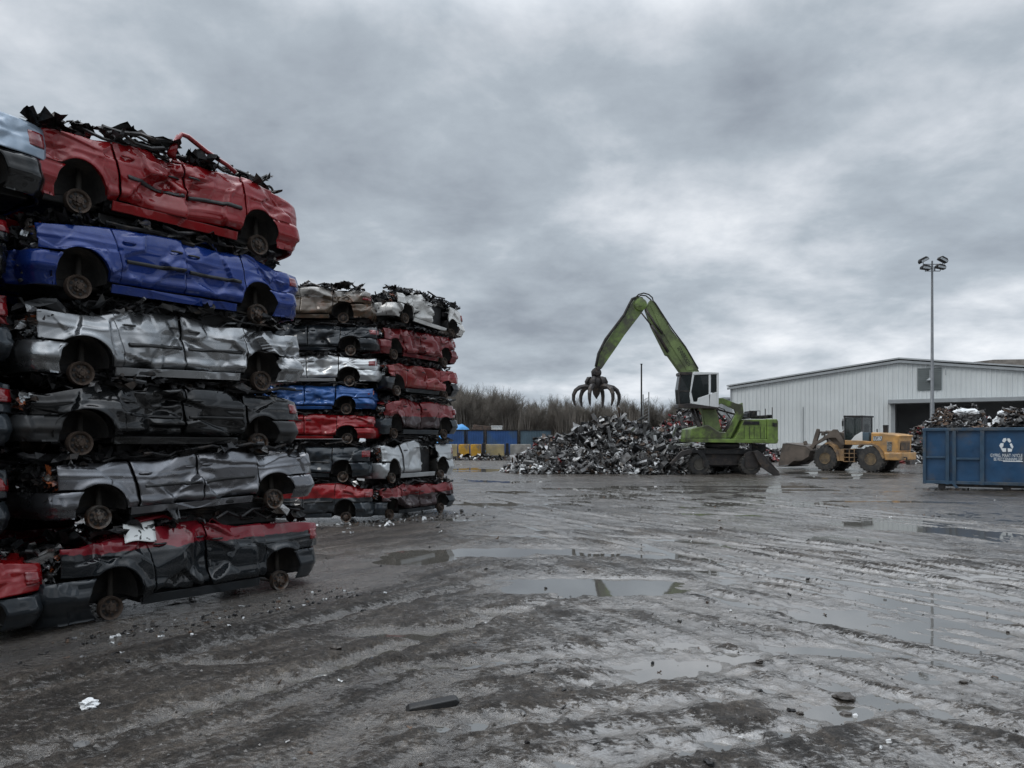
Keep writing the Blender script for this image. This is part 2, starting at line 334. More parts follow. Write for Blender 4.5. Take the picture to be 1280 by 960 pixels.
def ground_mat():
    t = NT('wet churned mud'); t.tc.outputs
    geo = t.n('ShaderNodeNewGeometry'); q = t.n('ShaderNodeSeparateXYZ'); t.link(geo.outputs['Position'], q.inputs[0])
    n1 = t.noise(.35, 6, .6); n2 = t.noise(2.2, 8, .65); n3 = t.noise(14, 6, .7); ns = t.noise(.9, 6, .6, stretch=(.35, 1.4, 1))
    col = t.ramp(n2, [(.30, (.027, .021, .016)), (.52, (.056, .046, .037)), (.75, (.120, .104, .087))])
    col = t.mix(t.ramp(n1, [(.35, 0), (.65, .5)]), col, (.055, .047, .039))
    col = t.mix(1.0, col, t.ramp(n3, [(.32, .35), (.5, .85), (.68, 1.7)]), 'MULTIPLY'); col = t.mix(1.0, col, t.ramp(t.noise(38, 4, .75, off=(5, 5, 5)), [(.35, .55), (.65, 1.4)]), 'MULTIPLY')  # pits darker, crests paler: wetness plus relief shading put into the mud colour
    grit = t.ramp(t.noise(55, 3, .7), [(.66, 0), (.72, 1)]); col = t.mix(t.math('MULTIPLY', grit, .5), col, (.20, .19, .175))
    # a film of water lies in patches and where the ground is low, crests are drier
    side = t.math('MULTIPLY', t.math('ADD', q.outputs[0], .6), .8, True)
    def aniso(sc, det, ro, off):
        r = []
        for ang in (54, -60):
            m1 = t.n('ShaderNodeMapping'); m1.inputs['Rotation'].default_value = (0, 0, R(-ang)); t.link(t.tc.outputs['Object'], m1.inputs[0])
            m2 = t.n('ShaderNodeMapping'); m2.inputs['Scale'].default_value = (.28, 1.25, 1); m2.inputs['Location'].default_value = off; t.link(m1.outputs[0], m2.inputs[0])
            x = t.n('ShaderNodeTexNoise'); x.inputs['Scale'].default_value = sc; x.inputs['Detail'].default_value = det; x.inputs['Roughness'].default_value = ro; x.inputs['Distortion'].default_value = .3
            t.link(m2.outputs[0], x.inputs['Vector']); r.append(x.outputs['Fac'])
        return t.mix(side, r[0], r[1])
    low = t.math('SUBTRACT', 1.0, t.math('MULTIPLY', t.math('SUBTRACT', q.outputs[2], .004), 16.0), True)
    wp = t.math('ADD', t.math('MULTIPLY', aniso(2.2, 9, .74, (0, 0, 0)), .66), t.math('MULTIPLY', t.noise(20, 6, .78, stretch=(.55, 1.2, 1), off=(3, 1, 0)), .84))
    wet = t.ramp(t.math('ADD', wp, t.math('MULTIPLY', low, .22)), [(.76, 0), (.87, 1)]); wet = t.math('MULTIPLY', wet, t.math('ADD', .62, t.math('MULTIPLY', side, .38)))
    col = t.mix(1.0, col, t.ramp(aniso(1.5, 7, .66, (3, 7, 0)), [(.40, .45), (.60, 1.45)]), 'MULTIPLY')
    t.link(t.mix(t.math('MULTIPLY', wet, .35), col, (.12, .108, .094)), t.b.inputs['Base Color']); t.link(t.math('ADD', 1.45, t.math('MULTIPLY', wet, .55)), t.b.inputs['IOR'])  # wet patches also mixed paler, sky sheen put partly into base colour
    t.link(t.ramp(wet, [(0, .44), (.5, .22), (1.0, .09)]), t.b.inputs['Roughness'])
    t.link(t.math('ADD', .5, t.math('MULTIPLY', wet, .5)), t.b.inputs['Specular IOR Level'])
    hgt = t.math('ADD', t.math('MULTIPLY', n3, .55), t.math('ADD', t.math('MULTIPLY', t.noise(45, 4, .7), .36), t.math('MULTIPLY', n2, .9)))
    b = t.n('ShaderNodeBump'); b.inputs['Distance'].default_value = .10
    t.link(t.math('SUBTRACT', 1.0, t.math('MULTIPLY', wet, .62)), b.inputs['Strength']); t.link(hgt, b.inputs['Height']); t.link(b.outputs[0], t.b.inputs['Normal'])
    return t.mat
g = mk('ground', np.stack([GX.ravel(), GY.ravel(), H], 1), grid_faces(len(gx), len(gy)), ground_mat(), smooth=True); tag(g, kind='structure')
def water_mat():
    t = NT('muddy puddle water'); t.b.inputs['Base Color'].default_value = (.09, .085, .075, 1); t.b.inputs['Roughness'].default_value = .025; t.b.inputs['IOR'].default_value = 2.5
    t.b.inputs['Specular IOR Level'].default_value = 1.0
    t.bump(t.noise(5, 3), .02, .02); return t.mat
wv = MB(); wv.add([(-40, 1, 0), (60, 1, 0), (60, 69, 0), (-40, 69, 0)], [(0, 1, 2, 3)]); tag(wv.obj('puddle_water', water_mat()), kind='structure')

# ------------------------------------------------------------------ warehouse
rnd = random.Random(5)
def corrugated(name, c):
    t = NT(name); base = t.ramp(t.noise(.25, 5), [(.3, tuple(q * .9 for q in c)), (.7, tuple(q * 1.06 for q in c))])
    st = t.ramp(t.noise(.8, 6, .7, stretch=(1.2, 1, .12)), [(.5, 0), (.75, 1)]); base = t.mix(t.math('MULTIPLY', st, .28), base, tuple(q * .6 for q in c))
    t.link(base, t.b.inputs['Base Color']); t.b.inputs['Roughness'].default_value = .55; t.b.inputs['Metallic'].default_value = .1
    return t.mat
M['cladding'] = corrugated('pale profiled cladding', (.60, .63, .63)); M['trim'] = simple('grey metal trim', (.30, .32, .33), .5, .2, .1, 1)
M['roofing'] = simple('grey roof sheet', (.36, .38, .39), .6, 0, .15, .4); M['interior'] = simple('shed interior', (.30, .31, .32), .9, 0, .2, .4)
M['louvre'] = simple('dull grey louvre', (.155, .175, .175), .6, .2, .1, 1); M['concrete'] = simple('stained concrete', (.27, .26, .24), .9, 0, .25, 1.5, (.12, .11, .10), (.5, .7))
WF = Frame((29.43, 100.0, 0), -29.5)
wh = empty('warehouse', WF.O, WF.a, label='long pale grey corrugated warehouse with low pitched gable and dark open bay', cat='warehouse')
half, we, wp = 20.0, 9.45, 11.95; WL = 2 * half
# doorway x extents
dx0 = WF.L(1119, 560)[0]; dx1 = WL - 4; dz = WF.L(1200, 503)[1]
def ztop(x): return we + (wp - we) * (1 - abs(x - half) / half)
def clad(mb, x0, x1, zb, zt, y=0.0, pitch=.5, d=.06):
    x = x0; V = []; Fs = []
    pts = []
    while x < x1 - 1e-6:
        for u, o in ((0, 0), (.30, 0), (.36, -d), (.62, -d), (.68, 0)):
            if x + u * pitch / .68 * .68 <= x1: pts.append((x + u * pitch / 1.0, y + o))
        x += pitch
    pts.append((x1, y))
    V = [(a, b, zb(a) if callable(zb) else zb) for a, b in pts] + [(a, b, zt(a) if callable(zt) else zt) for a, b in pts]
    n = len(pts); mb.add(V, [(i, i + 1, n + i + 1, n + i) for i in range(n - 1)])
w = MB(); clad(w, 0, dx0, 0, ztop); clad(w, dx0, dx1, dz, ztop); clad(w, dx1, WL, 0, ztop)
w.add([(0, 0, 0), (0, 45, 0), (0, 45, we), (0, 0, we)], [(0, 1, 2, 3)]); w.add([(WL, 0, 0), (WL, 45, 0), (WL, 45, we), (WL, 0, we)], [(0, 1, 2, 3)])
w.obj('cladding_wall', M['cladding'], wh)
r_ = MB()
r_.prism([(-.5, we + .0), (half, wp + .08), (WL + .5, we + .0), (WL + .5, we + .16), (half, wp + .26), (-.5, we + .16)], -.5, 45); r_.obj('roof', M['roofing'], wh)
tr = MB()
for sx in (0, 1):
    a = (-.45, we - .16) if not sx else (half, wp - .08); b = (half, wp - .08) if not sx else (WL + .45, we - .16)
    tr.prism([a, b, (b[0], b[1] - .28), (a[0], a[1] - .28)], -.42, -.10)
tr.box((-.1, -.12, 0), (.12, -.075, we - .1)); tr.box((dx0 - .45, -.16, 0), (dx0, .02, dz)); tr.obj('fascia', M['trim'], wh)
cn = MB(); cn.box((dx0 - .7, -2.2, dz - .05), (dx1 + .6, -.08, dz + .42)); cn.obj('door_canopy', M['trim'], wh, bevel=.03)
it = MB(); it.box((dx0 - .1, 12, 0), (dx1, 12.2, dz + 1)); it.box((dx0 - .3, .1, 0), (dx0 - .1, 12, dz + 1)); it.box((dx0 - .3, .1, dz + .5), (dx1, 12.2, dz + .7)); it.box((dx0 + 5, 8, 0), (dx0 + 5.4, 8.4, dz)); it.obj('bay_interior', M['interior'], wh)
lx0 = WF.L(1147, 470)[0]; lx1 = WF.L(1177, 470)[0]; lz0 = WF.L(1160, 488)[1]; lz1 = WF.L(1160, 460)[1]
lv = MB(); lv.box((lx0, -.14, lz0), (lx1, -.075, lz1))
for i in range(12):
    z = lz0 + .1 + (lz1 - lz0 - .2) * i / 11; lv.box((lx0 + .08, -.2, z), (lx1 - .08, -.145, z + .07))
lo = lv.obj('wall_louvre', M['louvre'], wh)
b2 = MB(); b2.tube([(lx0 + 1.3, -.5, lz1 - .3), (lx0 + 1.3, -.5, lz0 + 1.4)], .06); b2.lathe([(.05, lz0 + 1.5), (.38, lz0 + 1.2), (.4, lz0 + 1.15)], (lx0 + 1.3, -.5, 0), 14, 'z'); b2.tube([(lx0 + 2.9, -.4, lz1 - .3), (lx0 + 2.9, -.4, lz0 + 1.7)], .05); b2.obj('flue', M['trim'], wh)
dp = MB(); dp.tube([(9.1, -.12, .2), (9.1, -.12, 6.5)], .05); dp.obj('downpipe', M['trim'], wh)
# second shed beyond, its roof shows over the right slope, and a small block on the left
sh = empty('storage_shed', (62, 118, 0), R(-29.5), label='grey shed behind the warehouse showing only its shallow roof above it', cat='shed')
q = MB(); q.box((-6, 0, 0), (40, 25, 12.3)); q.obj('wall', M['interior'], sh)
q = MB(); q.prism([(-6.5, 12.3), (40.5, 12.3), (40.5, 13.2), (12, 14.3), (-6.5, 12.7)], -.5, 25.5); q.obj('roof', simple('weathered brown roof', (.15, .135, .12), .8, 0, .4, 1.2), sh)
sb = empty('site_office', (33.5, 118, 0), 0, label='low grey block just past the left corner of the warehouse', cat='building')
q = MB(); q.box((0, 0, 0), (7, 8, 8.7)); q.obj('wall', simple('dull grey render', (.28, .30, .31), .8, 0, .1, 1), sb)
q = MB(); q.box((-.2, -.2, 8.7), (7.2, 8.2, 9.0)); q.obj('roof', M['trim'], sb)

# shed added unseen behind the viewer, a dark thing for car sides to reflect
bs = empty('storage_shed', (12, -26, 0), 0, label='long dark brown shed added unseen behind the viewer to darken car reflections', cat='shed')
M['darkreflect'] = simple('dark brown reflection sheeting', (.055, .048, .042), .8, 0, .3, .5)
q = MB(); q.box((-45, -14, 0), (48, 0, 9.5)); q.box((48.01, -14, 0), (62, 34, 9.5)); q.obj('wall', M['darkreflect'], bs); q = MB(); q.box((-45.5, -14.5, 9.5), (62.5, .5, 9.8)); q.box((47.5, .51, 9.5), (62.5, 34.5, 9.8)); q.obj('roof', M['roofing'], bs)

# ------------------------------------------------------------------ trees
def branch_tree(seed, h, bush=False):
    rg = random.Random(seed); tr = MB(); tw = MB()
    def seg(mb, p, q, r0, r1, k):
        d = (q - p); t = d.normalized(); a = t.cross(Vector((.3, .8, .2))).normalized(); b = a.cross(t)
        V = [p + (a * math.cos(6.283 * j / k) + b * math.sin(6.283 * j / k)) * r0 for j in range(k)] + [q + (a * math.cos(6.283 * j / k) + b * math.sin(6.283 * j / k)) * r1 for j in range(k)]
        mb.add(V, [(j, (j + 1) % k, k + (j + 1) % k, k + j) for j in range(k)])
    def grow(p, d, ln, r, lev):
        n = 3 if lev < 3 else 2; q = p
        for i in range(n):
            d = (d + Vector((rg.uniform(-.16, .16), rg.uniform(-.16, .16), .07))).normalized()
            q2 = q + d * ln / n; seg(tr if lev == 0 else tw, q, q2, r * (1 - .35 * i / n), r * (1 - .35 * (i + 1) / n), 5 if lev < 2 else 3)
            if lev < 4:
                for c in range((3 if i or lev else 1) if lev < 3 else 3):
                    az = rg.uniform(0, 6.283); sp = rg.uniform(.35, .85) if lev else rg.uniform(.3, .6)
                    a = d.cross(Vector((math.cos(az), math.sin(az), .3))).normalized()
                    nd = (d * math.cos(sp) + a * math.sin(sp)); nd.z += .22; nd.normalize()
                    grow(q2 if rg.random() < .5 else q.lerp(q2, rg.random()), nd, ln * rg.uniform(.48, .68), max(r * .5, .012), lev + 1)
            q = q2
    grow(Vector((0, 0, 0)), Vector((rg.uniform(-.05, .05), rg.uniform(-.05, .05), 1)), h * .52, h * .016, 0)
    return tr, tw
M['bark'] = simple('grey brown bark', (.13, .115, .095), .9, 0, .3, 2); M['twigs'] = simple('bare winter twigs', (.135, .12, .102), .9, 0, .25, .6)
tv = []
for i in range(5):
    a, b = branch_tree(40 + i, 11); tm_ = a.obj('trunk', M['bark']).data; cm_ = b.obj('crown', M['twigs']).data; tv.append((tm_, cm_))
for o in list(COL.objects):
    if o.name.split('.')[0] in ('trunk', 'crown'): bpy.data.objects.remove(o)
rg = random.Random(9)
tlist = []
x = 552
while x < 905:
    tlist.append((x, rg.uniform(120, 150), 0)); x += rg.uniform(4, 8)
for i in range(45): tlist.append((rg.uniform(540, 900), rg.uniform(150, 175), 1))
def treetop(px):  # height of the wood's outline in the photograph, in image rows
    return float(np.interp(px, [540, 565, 590, 612, 640, 655, 680, 700, 730, 770, 810, 850, 900], [486, 482, 486, 484, 490, 503, 500, 497, 501, 500, 503, 502, 505]))
for i, (px, d, row) in enumerate(tlist):
    top = treetop(px) + rg.uniform(1, 12) + (4 if row else 0); h = CAMZ + (HY - top) * d / F; v = tv[i % 5]; s = h / 11.0
    t = empty('bare_tree', ((px - CX) / F * d, d, 0), rg.uniform(0, 6.28), label='leafless grey brown tree in the wood beyond the yard', cat='tree', group='bare trees along the far edge of the yard')
    t.scale = (s * rg.uniform(.85, 1.15),) * 2 + (s,)
    for nm, me in (('trunk', v[0]), ('crown', v[1])):
        c = bpy.data.objects.new(nm, me); COL.objects.link(c); c.parent = t
ug = MB()
for i in range(22000):
    px = rg.uniform(480, 960); d = rg.uniform(112, 178); x = (px - CX) / F * d; h = rg.uniform(2, 8.2) * (.75 + .25 * math.sin(px * .09)); a = rg.uniform(-.9, .9); w_ = rg.uniform(.02, .06)
    ug.add([(x - w_, d, 0), (x + w_, d, 0), (x + a * .6 + w_ * .6, d + rg.uniform(-.5, .5), h * .6), (x + a, d + a, h)], [(0, 1, 2), (0, 2, 3)])
tag(ug.obj('undergrowth', M['twigs']), 'brown tangle of bare bushes under the leafless trees', 'bushes', kind='stuff')

# ------------------------------------------------------------------ far yard edge: containers, tarpaulin, blocks, masts
def wf(px, d): return (px - CX) / F * d
def zf(py, d): return CAMZ - (py - HY) / F * d
M['cblue'] = simple('faded blue container paint', (.02, .075, .22), .5, 0, .25, .6, (.05, .09, .13), (.5, .7)); M['cteal'] = simple('dull blue green container paint', (.06, .10, .13), .6, 0, .3, .6)
for i, (a, b, mt, lb) in enumerate([(556, 582, 'cblue', 'bright blue container beside the far car stack'), (583, 606, 'cblue', 'deep blue container between the light blue one and the long one'),
                                    (607, 648, 'cblue', 'long dark blue container with faint lighter patch behind the concrete blocks'), (649, 690, 'cteal', 'dull grey blue container running behind the scrap heap')]):
    d = 97; x0, x1 = wf(a, d), wf(b, d); t = empty('shipping_container', ((x0 + x1) / 2, d, 0), label=lb, cat='container', group='blue containers at the yard edge')
    w_ = (x1 - x0) / 2 - .04; q = MB(); clad(q, -w_, w_, .1, zf(538.5, d), 0, .32, .05); q.box((-w_, .02, .1), (w_, 2.4, zf(538.5, d))); q.obj('body', M[mt], t)
    q = MB(); q.box((-w_ - .03, -.1, zf(538.5, d)), (w_ + .03, 2.45, zf(537, d))); q.box((-w_ - .03, -.1, 0), (-w_ + .12, -.06, zf(538.5, d))); q.box((w_ - .12, -.1, 0), (w_ + .03, -.06, zf(538.5, d))); q.obj('frame', M['dark'], t)
# light blue tarpaulin mound
nx = 26; X, Y = np.meshgrid(np.linspace(-1, 1, nx), np.linspace(-1, 1, nx), indexing='ij'); d = 102
hh = (1 - np.abs(X) ** 2.2) * (1 - np.abs(Y) ** 3) * (.75 + .35 * fbm2(X * 1.7 + 3, Y * 1.7, 3, 4)) * 1.25
o = mk('tarpaulin_mound', np.stack([X.ravel() * 4.2, Y.ravel() * 3, hh.ravel() * 4.2], 1), grid_faces(nx, nx), simple('light blue tarpaulin', (.05, .24, .52), .5, 0, .35, .8), smooth=True)
o.location = (wf(572, d), d, 0); tag(o, 'light blue tarpaulin heaped above the containers beside the far car stack', 'tarpaulin')
M['yellow'] = simple('worn yellow paint', (.50, .27, .02), .6, 0, .25, 1.2, (.20, .15, .09), (.5, .62)); M['yconc'] = simple('yellow stained concrete', (.36, .29, .15), .8, 0, .3, 1, (.25, .23, .20), (.45, .6))
bl = [(563, 572, 'yconc', 'dirty yellow block tight against the car stack'), (573, 587, 'yellow', 'bright yellow block, nearer the car stack of two'), (588, 602, 'yellow', 'bright yellow block next to the first dark gap'), (607, 631, 'yconc', 'wide concrete block with a faded yellow face'), (637, 664, 'concrete', 'plain pale concrete block at the toe of the scrap heap')]
for a, b, mt, lb in bl:
    d = 84; x0, x1 = wf(a, d), wf(b, d); q = MB(); hw = (x1 - x0) / 2 - .03; zt = zf(555.3, d)
    q.prism([(-hw, .25), (hw, .25), (hw, zt - .12), (hw * .97, zt), (-hw * .97, zt), (-hw, zt - .12)], -.4, .5)
    q.box((-hw + .1, -.3, 0), (-hw + .6, .45, .26)); q.box((hw - .6, -.3, 0), (hw - .1, .45, .26))
    o = q.obj('barrier_block', M[mt], bevel=.04); o.location = ((x0 + x1) / 2, d, 0); tag(o, lb, 'block', 'blocks lining the far edge of the yard')
for px, lb in ((604.5, 'dark flared post between yellow blocks'), (634, 'dark flared post before the plain block, pale lump on top')):
    d = 83.4; q = MB(); q.prism([(-.42, 0), (.42, 0), (.2, .9), (.16, zf(554, d)), (-.16, zf(554, d)), (-.2, .9)], -.3, .3); q.box((-.3, -.35, 0), (.3, .3, .12))
    o = q.obj('barrier_post', M['dark'], bevel=.03); o.location = (wf(px, d), d, 0); tag(o, lb, 'post')
q = MB(); d = 110; q.prism([(-2.4, 0), (2.4, 0), (2.0, 2.2), (1.2, zf(533, d)), (-1.1, zf(531, d)), (-2, 2.1)], -1.5, 1.5); q.tube([(-2, 0, 3.4), (1.9, .2, 3.9)], .12)
o = q.obj('scrap_bale', M['brown_scrap'], bevel=.15); o.location = (wf(602, d), d, 0); tag(o, 'brown lump of baled scrap behind the deep blue container', 'scrap bale')
q = MB(); q.box((-.8, -.8, 0), (.8, .8, zf(532.5, d))); q.box((-.86, -.86, zf(532.5, d) - .1), (.86, .86, zf(532.5, d) + .03)); o = q.obj('white_cabin', simple('off white panel', (.55, .55, .52), .6), bevel=.03); o.location = (wf(621, d), d, 0); tag(o, 'small off-white cabin roof peeping over the long dark blue container', 'cabin')
# mast
q = MB(); d = 70; q.tube([(0, 0, 0), (0, 0, zf(472, d)), (0, 0, zf(455, d))], [.085, .075, .07], 10); q.lathe([(.10, zf(456, d)), (.10, zf(454.6, d))], k=10, axis='z'); q.lathe([(.2, 0), (.2, .12), (.1, .14)], k=10, axis='z')
o = q.obj('slim_mast', M['dark'], auto=True); o.location = (wf(801.8, d), d, 0); tag(o, 'slim dark mast standing behind the scrap heap', 'mast')
q = MB(); d = 118
for dx in (-.45, .45):
    q.tube([(dx, 0, 0), (dx, 0, zf(493 - 3 * (dx > 0), d))], .09, 5)
for i in range(16): q.tube([(-.45, 0, 1 + i * .5), (.45, 0, 1.5 + i * .5)], .04, 4); 
o = q.obj('lattice_mast', simple('weathered galvanised steel', (.20, .21, .21), .6, .3)); o.location = (wf(807.5, d), d, 0); tag(o, 'short pale lattice mast among the trees beside the slim dark mast', 'mast')
# floodlight post
d = 60.0; lp = empty('floodlight_post', (wf(1165.2, d), d, 0), label='tall grey steel post carrying four floodlights in front of the warehouse', cat='floodlight post')
M['galv'] = simple('dull galvanised steel', (.17, .18, .19), .5, .5, .2, 2)
q = MB(); q.tube([(0, 0, 0), (0, 0, 5.2), (0, 0, 5.25), (0, 0, zf(333, d)), (0, 0, zf(326, d))], [.17, .16, .13, .075, .06], 12); q.lathe([(.28, 0), (.28, .06), (.18, .08)], k=12, axis='z'); q.obj('post', M['galv'], lp, auto=True)
q = MB()
for py, hw in ((330.5, .72), (339, .60)):
    z = zf(py, d); q.tube([(-hw, -.05, z), (hw, -.05, z)], .035, 6)
q.tube([(-.35, .05, zf(339, d)), (-.35, .05, zf(336, d))], .04, 6); q.tube([(.22, .05, zf(339, d)), (.22, .05, zf(333, d))], .06, 6); q.obj('cross_arm', M['galv'], lp)
for sx, py, ti, of in ((-1, 326.5, 28, .78), (1, 326, 28, .78), (-1, 336, -8, .60), (1, 335, 12, .60)):
    a = R(ti) * sx * -1; q = MB(); 
    def rt(x, z): return (x * math.cos(a) - z * math.sin(a), x * math.sin(a) + z * math.cos(a))
    q.prism([rt(*p) for p in ((-.36, -.14), (.36, -.14), (.36, .06), (.22, .2), (-.22, .2), (-.36, .06))], -.25, .2)
    o = q.obj('floodlight', M['dark'], lp, bevel=.03); o.location = (sx * of, -.1, zf(py, d) + .05)
    q = MB(); q.box((-.3, -.27, -.12), (.3, -.255, .05)); g2 = q.obj('lamp_glass', M['lens'], o); g2.rotation_euler = (0, -a, 0)
    q = MB(); q.tube([(0, 0, -.45 if abs(ti) > 20 else -.3), (0, 0, -.1)], .03, 6); q.obj('bracket', M['galv'], o)

# ------------------------------------------------------------------ scrap heaps
SM = ['dark', 'grey_scrap', 'white_scrap', 'brown_scrap', 'red_scrap', 'bare']
def scrap(mb, c, size, rg, mi, kind=None, tip=1.0):
    kind = kind or rg.choice('ssssbbttta')
    q = Matrix.Rotation(rg.uniform(0, 6.28), 3, 'Z') @ Matrix.Rotation(rg.gauss(0, .75 * tip), 3, 'X') @ Matrix.Rotation(rg.gauss(0, .6 * tip), 3, 'Y')
    c = Vector(c)
    if kind == 's':      # crumpled sheet
        n = 5; w, h = size * rg.uniform(.5, 1.1), size * rg.uniform(.18, .6); V = []; am = size * .13; cv = rg.uniform(-.9, .9) * size * .5
        for i in range(n):
            for j in range(n):
                u, v = i / (n - 1) - .5, j / (n - 1) - .5
                V.append(c + q @ Vector((u * w * 2 + rg.gauss(0, am * .5), v * h * 2 + rg.gauss(0, am * .5), cv * (u * u * 4 - .5) + rg.gauss(0, am))))
        mb.add(V, [(i * n + j, (i + 1) * n + j, (i + 1) * n + j + 1, i * n + j + 1) for i in range(n - 1) for j in range(n - 1)], mi)
    elif kind == 'b':    # beam or strip
        L_, w, h = size * rg.uniform(1, 2.2), size * .08 + .02, size * rg.uniform(.05, .2) + .02; bd = rg.uniform(-.3, .3) * L_
        V = []
        for i in range(4):
            u = i / 3 - .5
            for a, b in ((-w, -h), (w, -h), (w, h), (-w, h)): V.append(c + q @ Vector((u * L_, a + bd * u * u, b + bd * (u * u))))
        Fs = [(i * 4 + j, i * 4 + (j + 1) % 4, i * 4 + 4 + (j + 1) % 4, i * 4 + 4 + j) for i in range(3) for j in range(4)] + [(0, 3, 2, 1), (12, 13, 14, 15)]
        mb.add(V, Fs, mi)
    elif kind == 't':    # bent pipe
        L_ = size * rg.uniform(1, 1.8); P = [c + q @ Vector(((u - .5) * L_, rg.gauss(0, .1) * L_, (u - .5) ** 2 * L_ * rg.uniform(-1, 1))) for u in (0, .33, .66, 1)]
        mb.tube(P, size * .045 + .015, 5, mi)
    else:                # torn blocky lump
        V = [c + q @ Vector((sx * size * rg.uniform(.2, .5), sy * size * rg.uniform(.2, .45), sz * size * rg.uniform(.12, .35))) for sx in (-1, 1) for sy in (-1, 1) for sz in (-1, 1)]
        mb.add(V, [(0, 1, 3, 2), (4, 6, 7, 5), (0, 4, 5, 1), (2, 3, 7, 6), (0, 2, 6, 4), (1, 5, 7, 3)], mi)
def heap(name, cx, cy, rx, ry, H_, prof, n, weights, label, seed, smin=.12, smax=.75, white_low=0.0):
    rg = random.Random(seed); mb = MB(); k = 40
    nz = lambda u, v: float(fbm2(np.array([u * 3.1 + seed]), np.array([v * 3.1]), 3, seed)[0])
    def hz(u, v):
        r = math.hypot(u, v); return max(0, H_ * prof(u) * (1 - r ** 1.25) * (1 + .35 * nz(u, v)))
    V = []; Fs = []
    for i in range(k + 1):
        for j in range(k + 1):
            u, v = i / k * 2 - 1, j / k * 2 - 1; V.append((cx + u * rx, cy + v * ry, hz(u, v) - .12))
    mb.add(V, [(i * (k + 1) + j, (i + 1) * (k + 1) + j, (i + 1) * (k + 1) + j + 1, i * (k + 1) + j + 1) for i in range(k) for j in range(k)], 0)
    for _ in range(n):
        a = rg.uniform(0, 6.283); r = math.sqrt(rg.random()) * 1.0; u, v = r * math.cos(a), r * math.sin(a)
        if v > .35 and rg.random() < .7: v = -v
        z = hz(u, v); mi = rg.choices(range(6), weights)[0]
        s = rg.uniform(smin, smax) * (1.25 if rg.random() < .15 else .8)
        if white_low and z < .5 and rg.random() < white_low: mi = 2; s = rg.uniform(.12, .35)
        if z > .1: scrap(mb, (cx + u * rx, cy + v * ry, z + rg.uniform(-.1, .18)), s, rg, mi)
        else: scrap(mb, (cx + u * rx, cy + v * ry, .12), min(s, .3), rg, mi)
        if rg.random() < .07 and z > .3: scrap(mb, (cx + u * rx, cy + v * ry, z + .08), rg.uniform(.5, 1.1), rg, rg.choice((0, 1, 1, 5, mi)), rg.choice('bbts'))
    o = mb.obj(name, [M[x] for x in SM]); return tag(o, label, 'scrap heap', kind='stuff')
heap('scrap_heap', 7.6, 52.4, 8.4, 4.6, 3.95, lambda u: float(np.interp(u, [-1, -.6, -.1, .4, .8, 1], [.55, .85, 1.0, .93, .95, .9])), 9500, (9, 8, 3.8, 2.5, .1, 3), 'tall dark heap of torn metal with pale bits under the grab', 3, .08, .52, white_low=.2)
heap('scrap_heap', 18.5, 76, 9, 5, 5.3, lambda u: 1.0, 1500, (8, 4, 2, 3, 4, 1), 'reddish scrap heap behind the green machine', 8)
heap('scrap_heap', 44.5, 72.5, 11, 5.5, 4.9, lambda u: 1.0, 2400, (9, 4, 3, 3, 1, 1), 'dark scrap heap spilling out of the open warehouse bay', 12)
heap('scrap_heap', 34.2, 95.2, 6.0, 1.6, 1.0, lambda u: 1.0, 500, (6, 4, 3, 3, .5, 1), 'low strip of scrap along the warehouse wall behind the bucket', 15)
heap('scrap_heap', -3.3, 81.5, 5.5, 1.0, .3, lambda u: 1.0, 300, (9, 3, 2, 4, .5, .5), 'low dark litter of scrap at the foot of the yellow blocks', 16)
heap('scrap_heap', 3.2, 62, 3.2, 3, 2.4, lambda u: 1.0, 500, (6, 3, 3, 3, 5, 1), 'small reddish heap behind the toe of the big heap', 17)

# ------------------------------------------------------------------ blue skip
SK = Frame((18.75, 34.0, 0), -33)
def text_mesh(s, name, mat, parent, x0, x1, z0, z1, y, th=.004, rot=0.0):
    cu = bpy.data.curves.new(name, 'FONT'); cu.body = s; cu.extrude = th; cu.size = 1
    to = bpy.data.objects.new(name + '_tmp', cu); COL.objects.link(to); dg = bpy.context.evaluated_depsgraph_get(); dg.update()
    me = bpy.data.meshes.new_from_object(to.evaluated_get(dg)); bpy.data.objects.remove(to); bpy.data.curves.remove(cu)
    co = np.array([v.co[:] for v in me.vertices]); lo, hi = co.min(0), co.max(0)
    X = x0 + (co[:, 0] - lo[0]) / (hi[0] - lo[0]) * (x1 - x0); Z = z0 + (co[:, 1] - lo[1]) / (hi[1] - lo[1]) * (z1 - z0); Y = y - co[:, 2]
    if rot:
        c, s_ = math.cos(rot), math.sin(rot); X, Z = x0 + (X - x0) * c - (Z - z0) * s_, z0 + (X - x0) * s_ + (Z - z0) * c
    me.vertices.foreach_set('co', np.stack([X, Y, Z], 1).ravel()); me.materials.clear(); me.materials.append(mat); me.update()
    o = bpy.data.objects.new(name, me); COL.objects.link(o); o.parent = parent; return o
M['skip'] = simple('scuffed blue skip paint', (.013, .052, .115), .42, .1, .3, 1.2, (.07, .065, .055), (.50, .72), .15, 8)
M['skiprib'] = simple('lighter scuffed blue rib paint', (.024, .056, .095), .5, .1, .3, 2.0, (.09, .085, .075), (.48, .7), .15, 8)
M['lettering'] = simple('white lettering', (.62, .66, .68), .6, 0, .1, 5)
sk = empty('blue_skip', SK.O, SK.a, label='big open blue roll-off skip heaped with scrap, white recycling mark on its side', cat='skip')
zT = SK.L(1157, 535)[1]; zB = .36; LN = 7.2; dd = 2.4
q = MB(); q.box((0.03, .06, zB), (LN, .10, zT - .05)); q.box((0.03, dd - .1, zB), (LN, dd - .06, zT - .05)); q.box((.03, .10, zB), (.08, dd - .1, zT - .05)); q.box((LN - .05, .1, zB), (LN, dd - .1, zT - .05)); q.box((.03, .06, zB - .05), (LN, dd - .06, zB - .001)); q.obj('side_panels', M['skip'], sk)
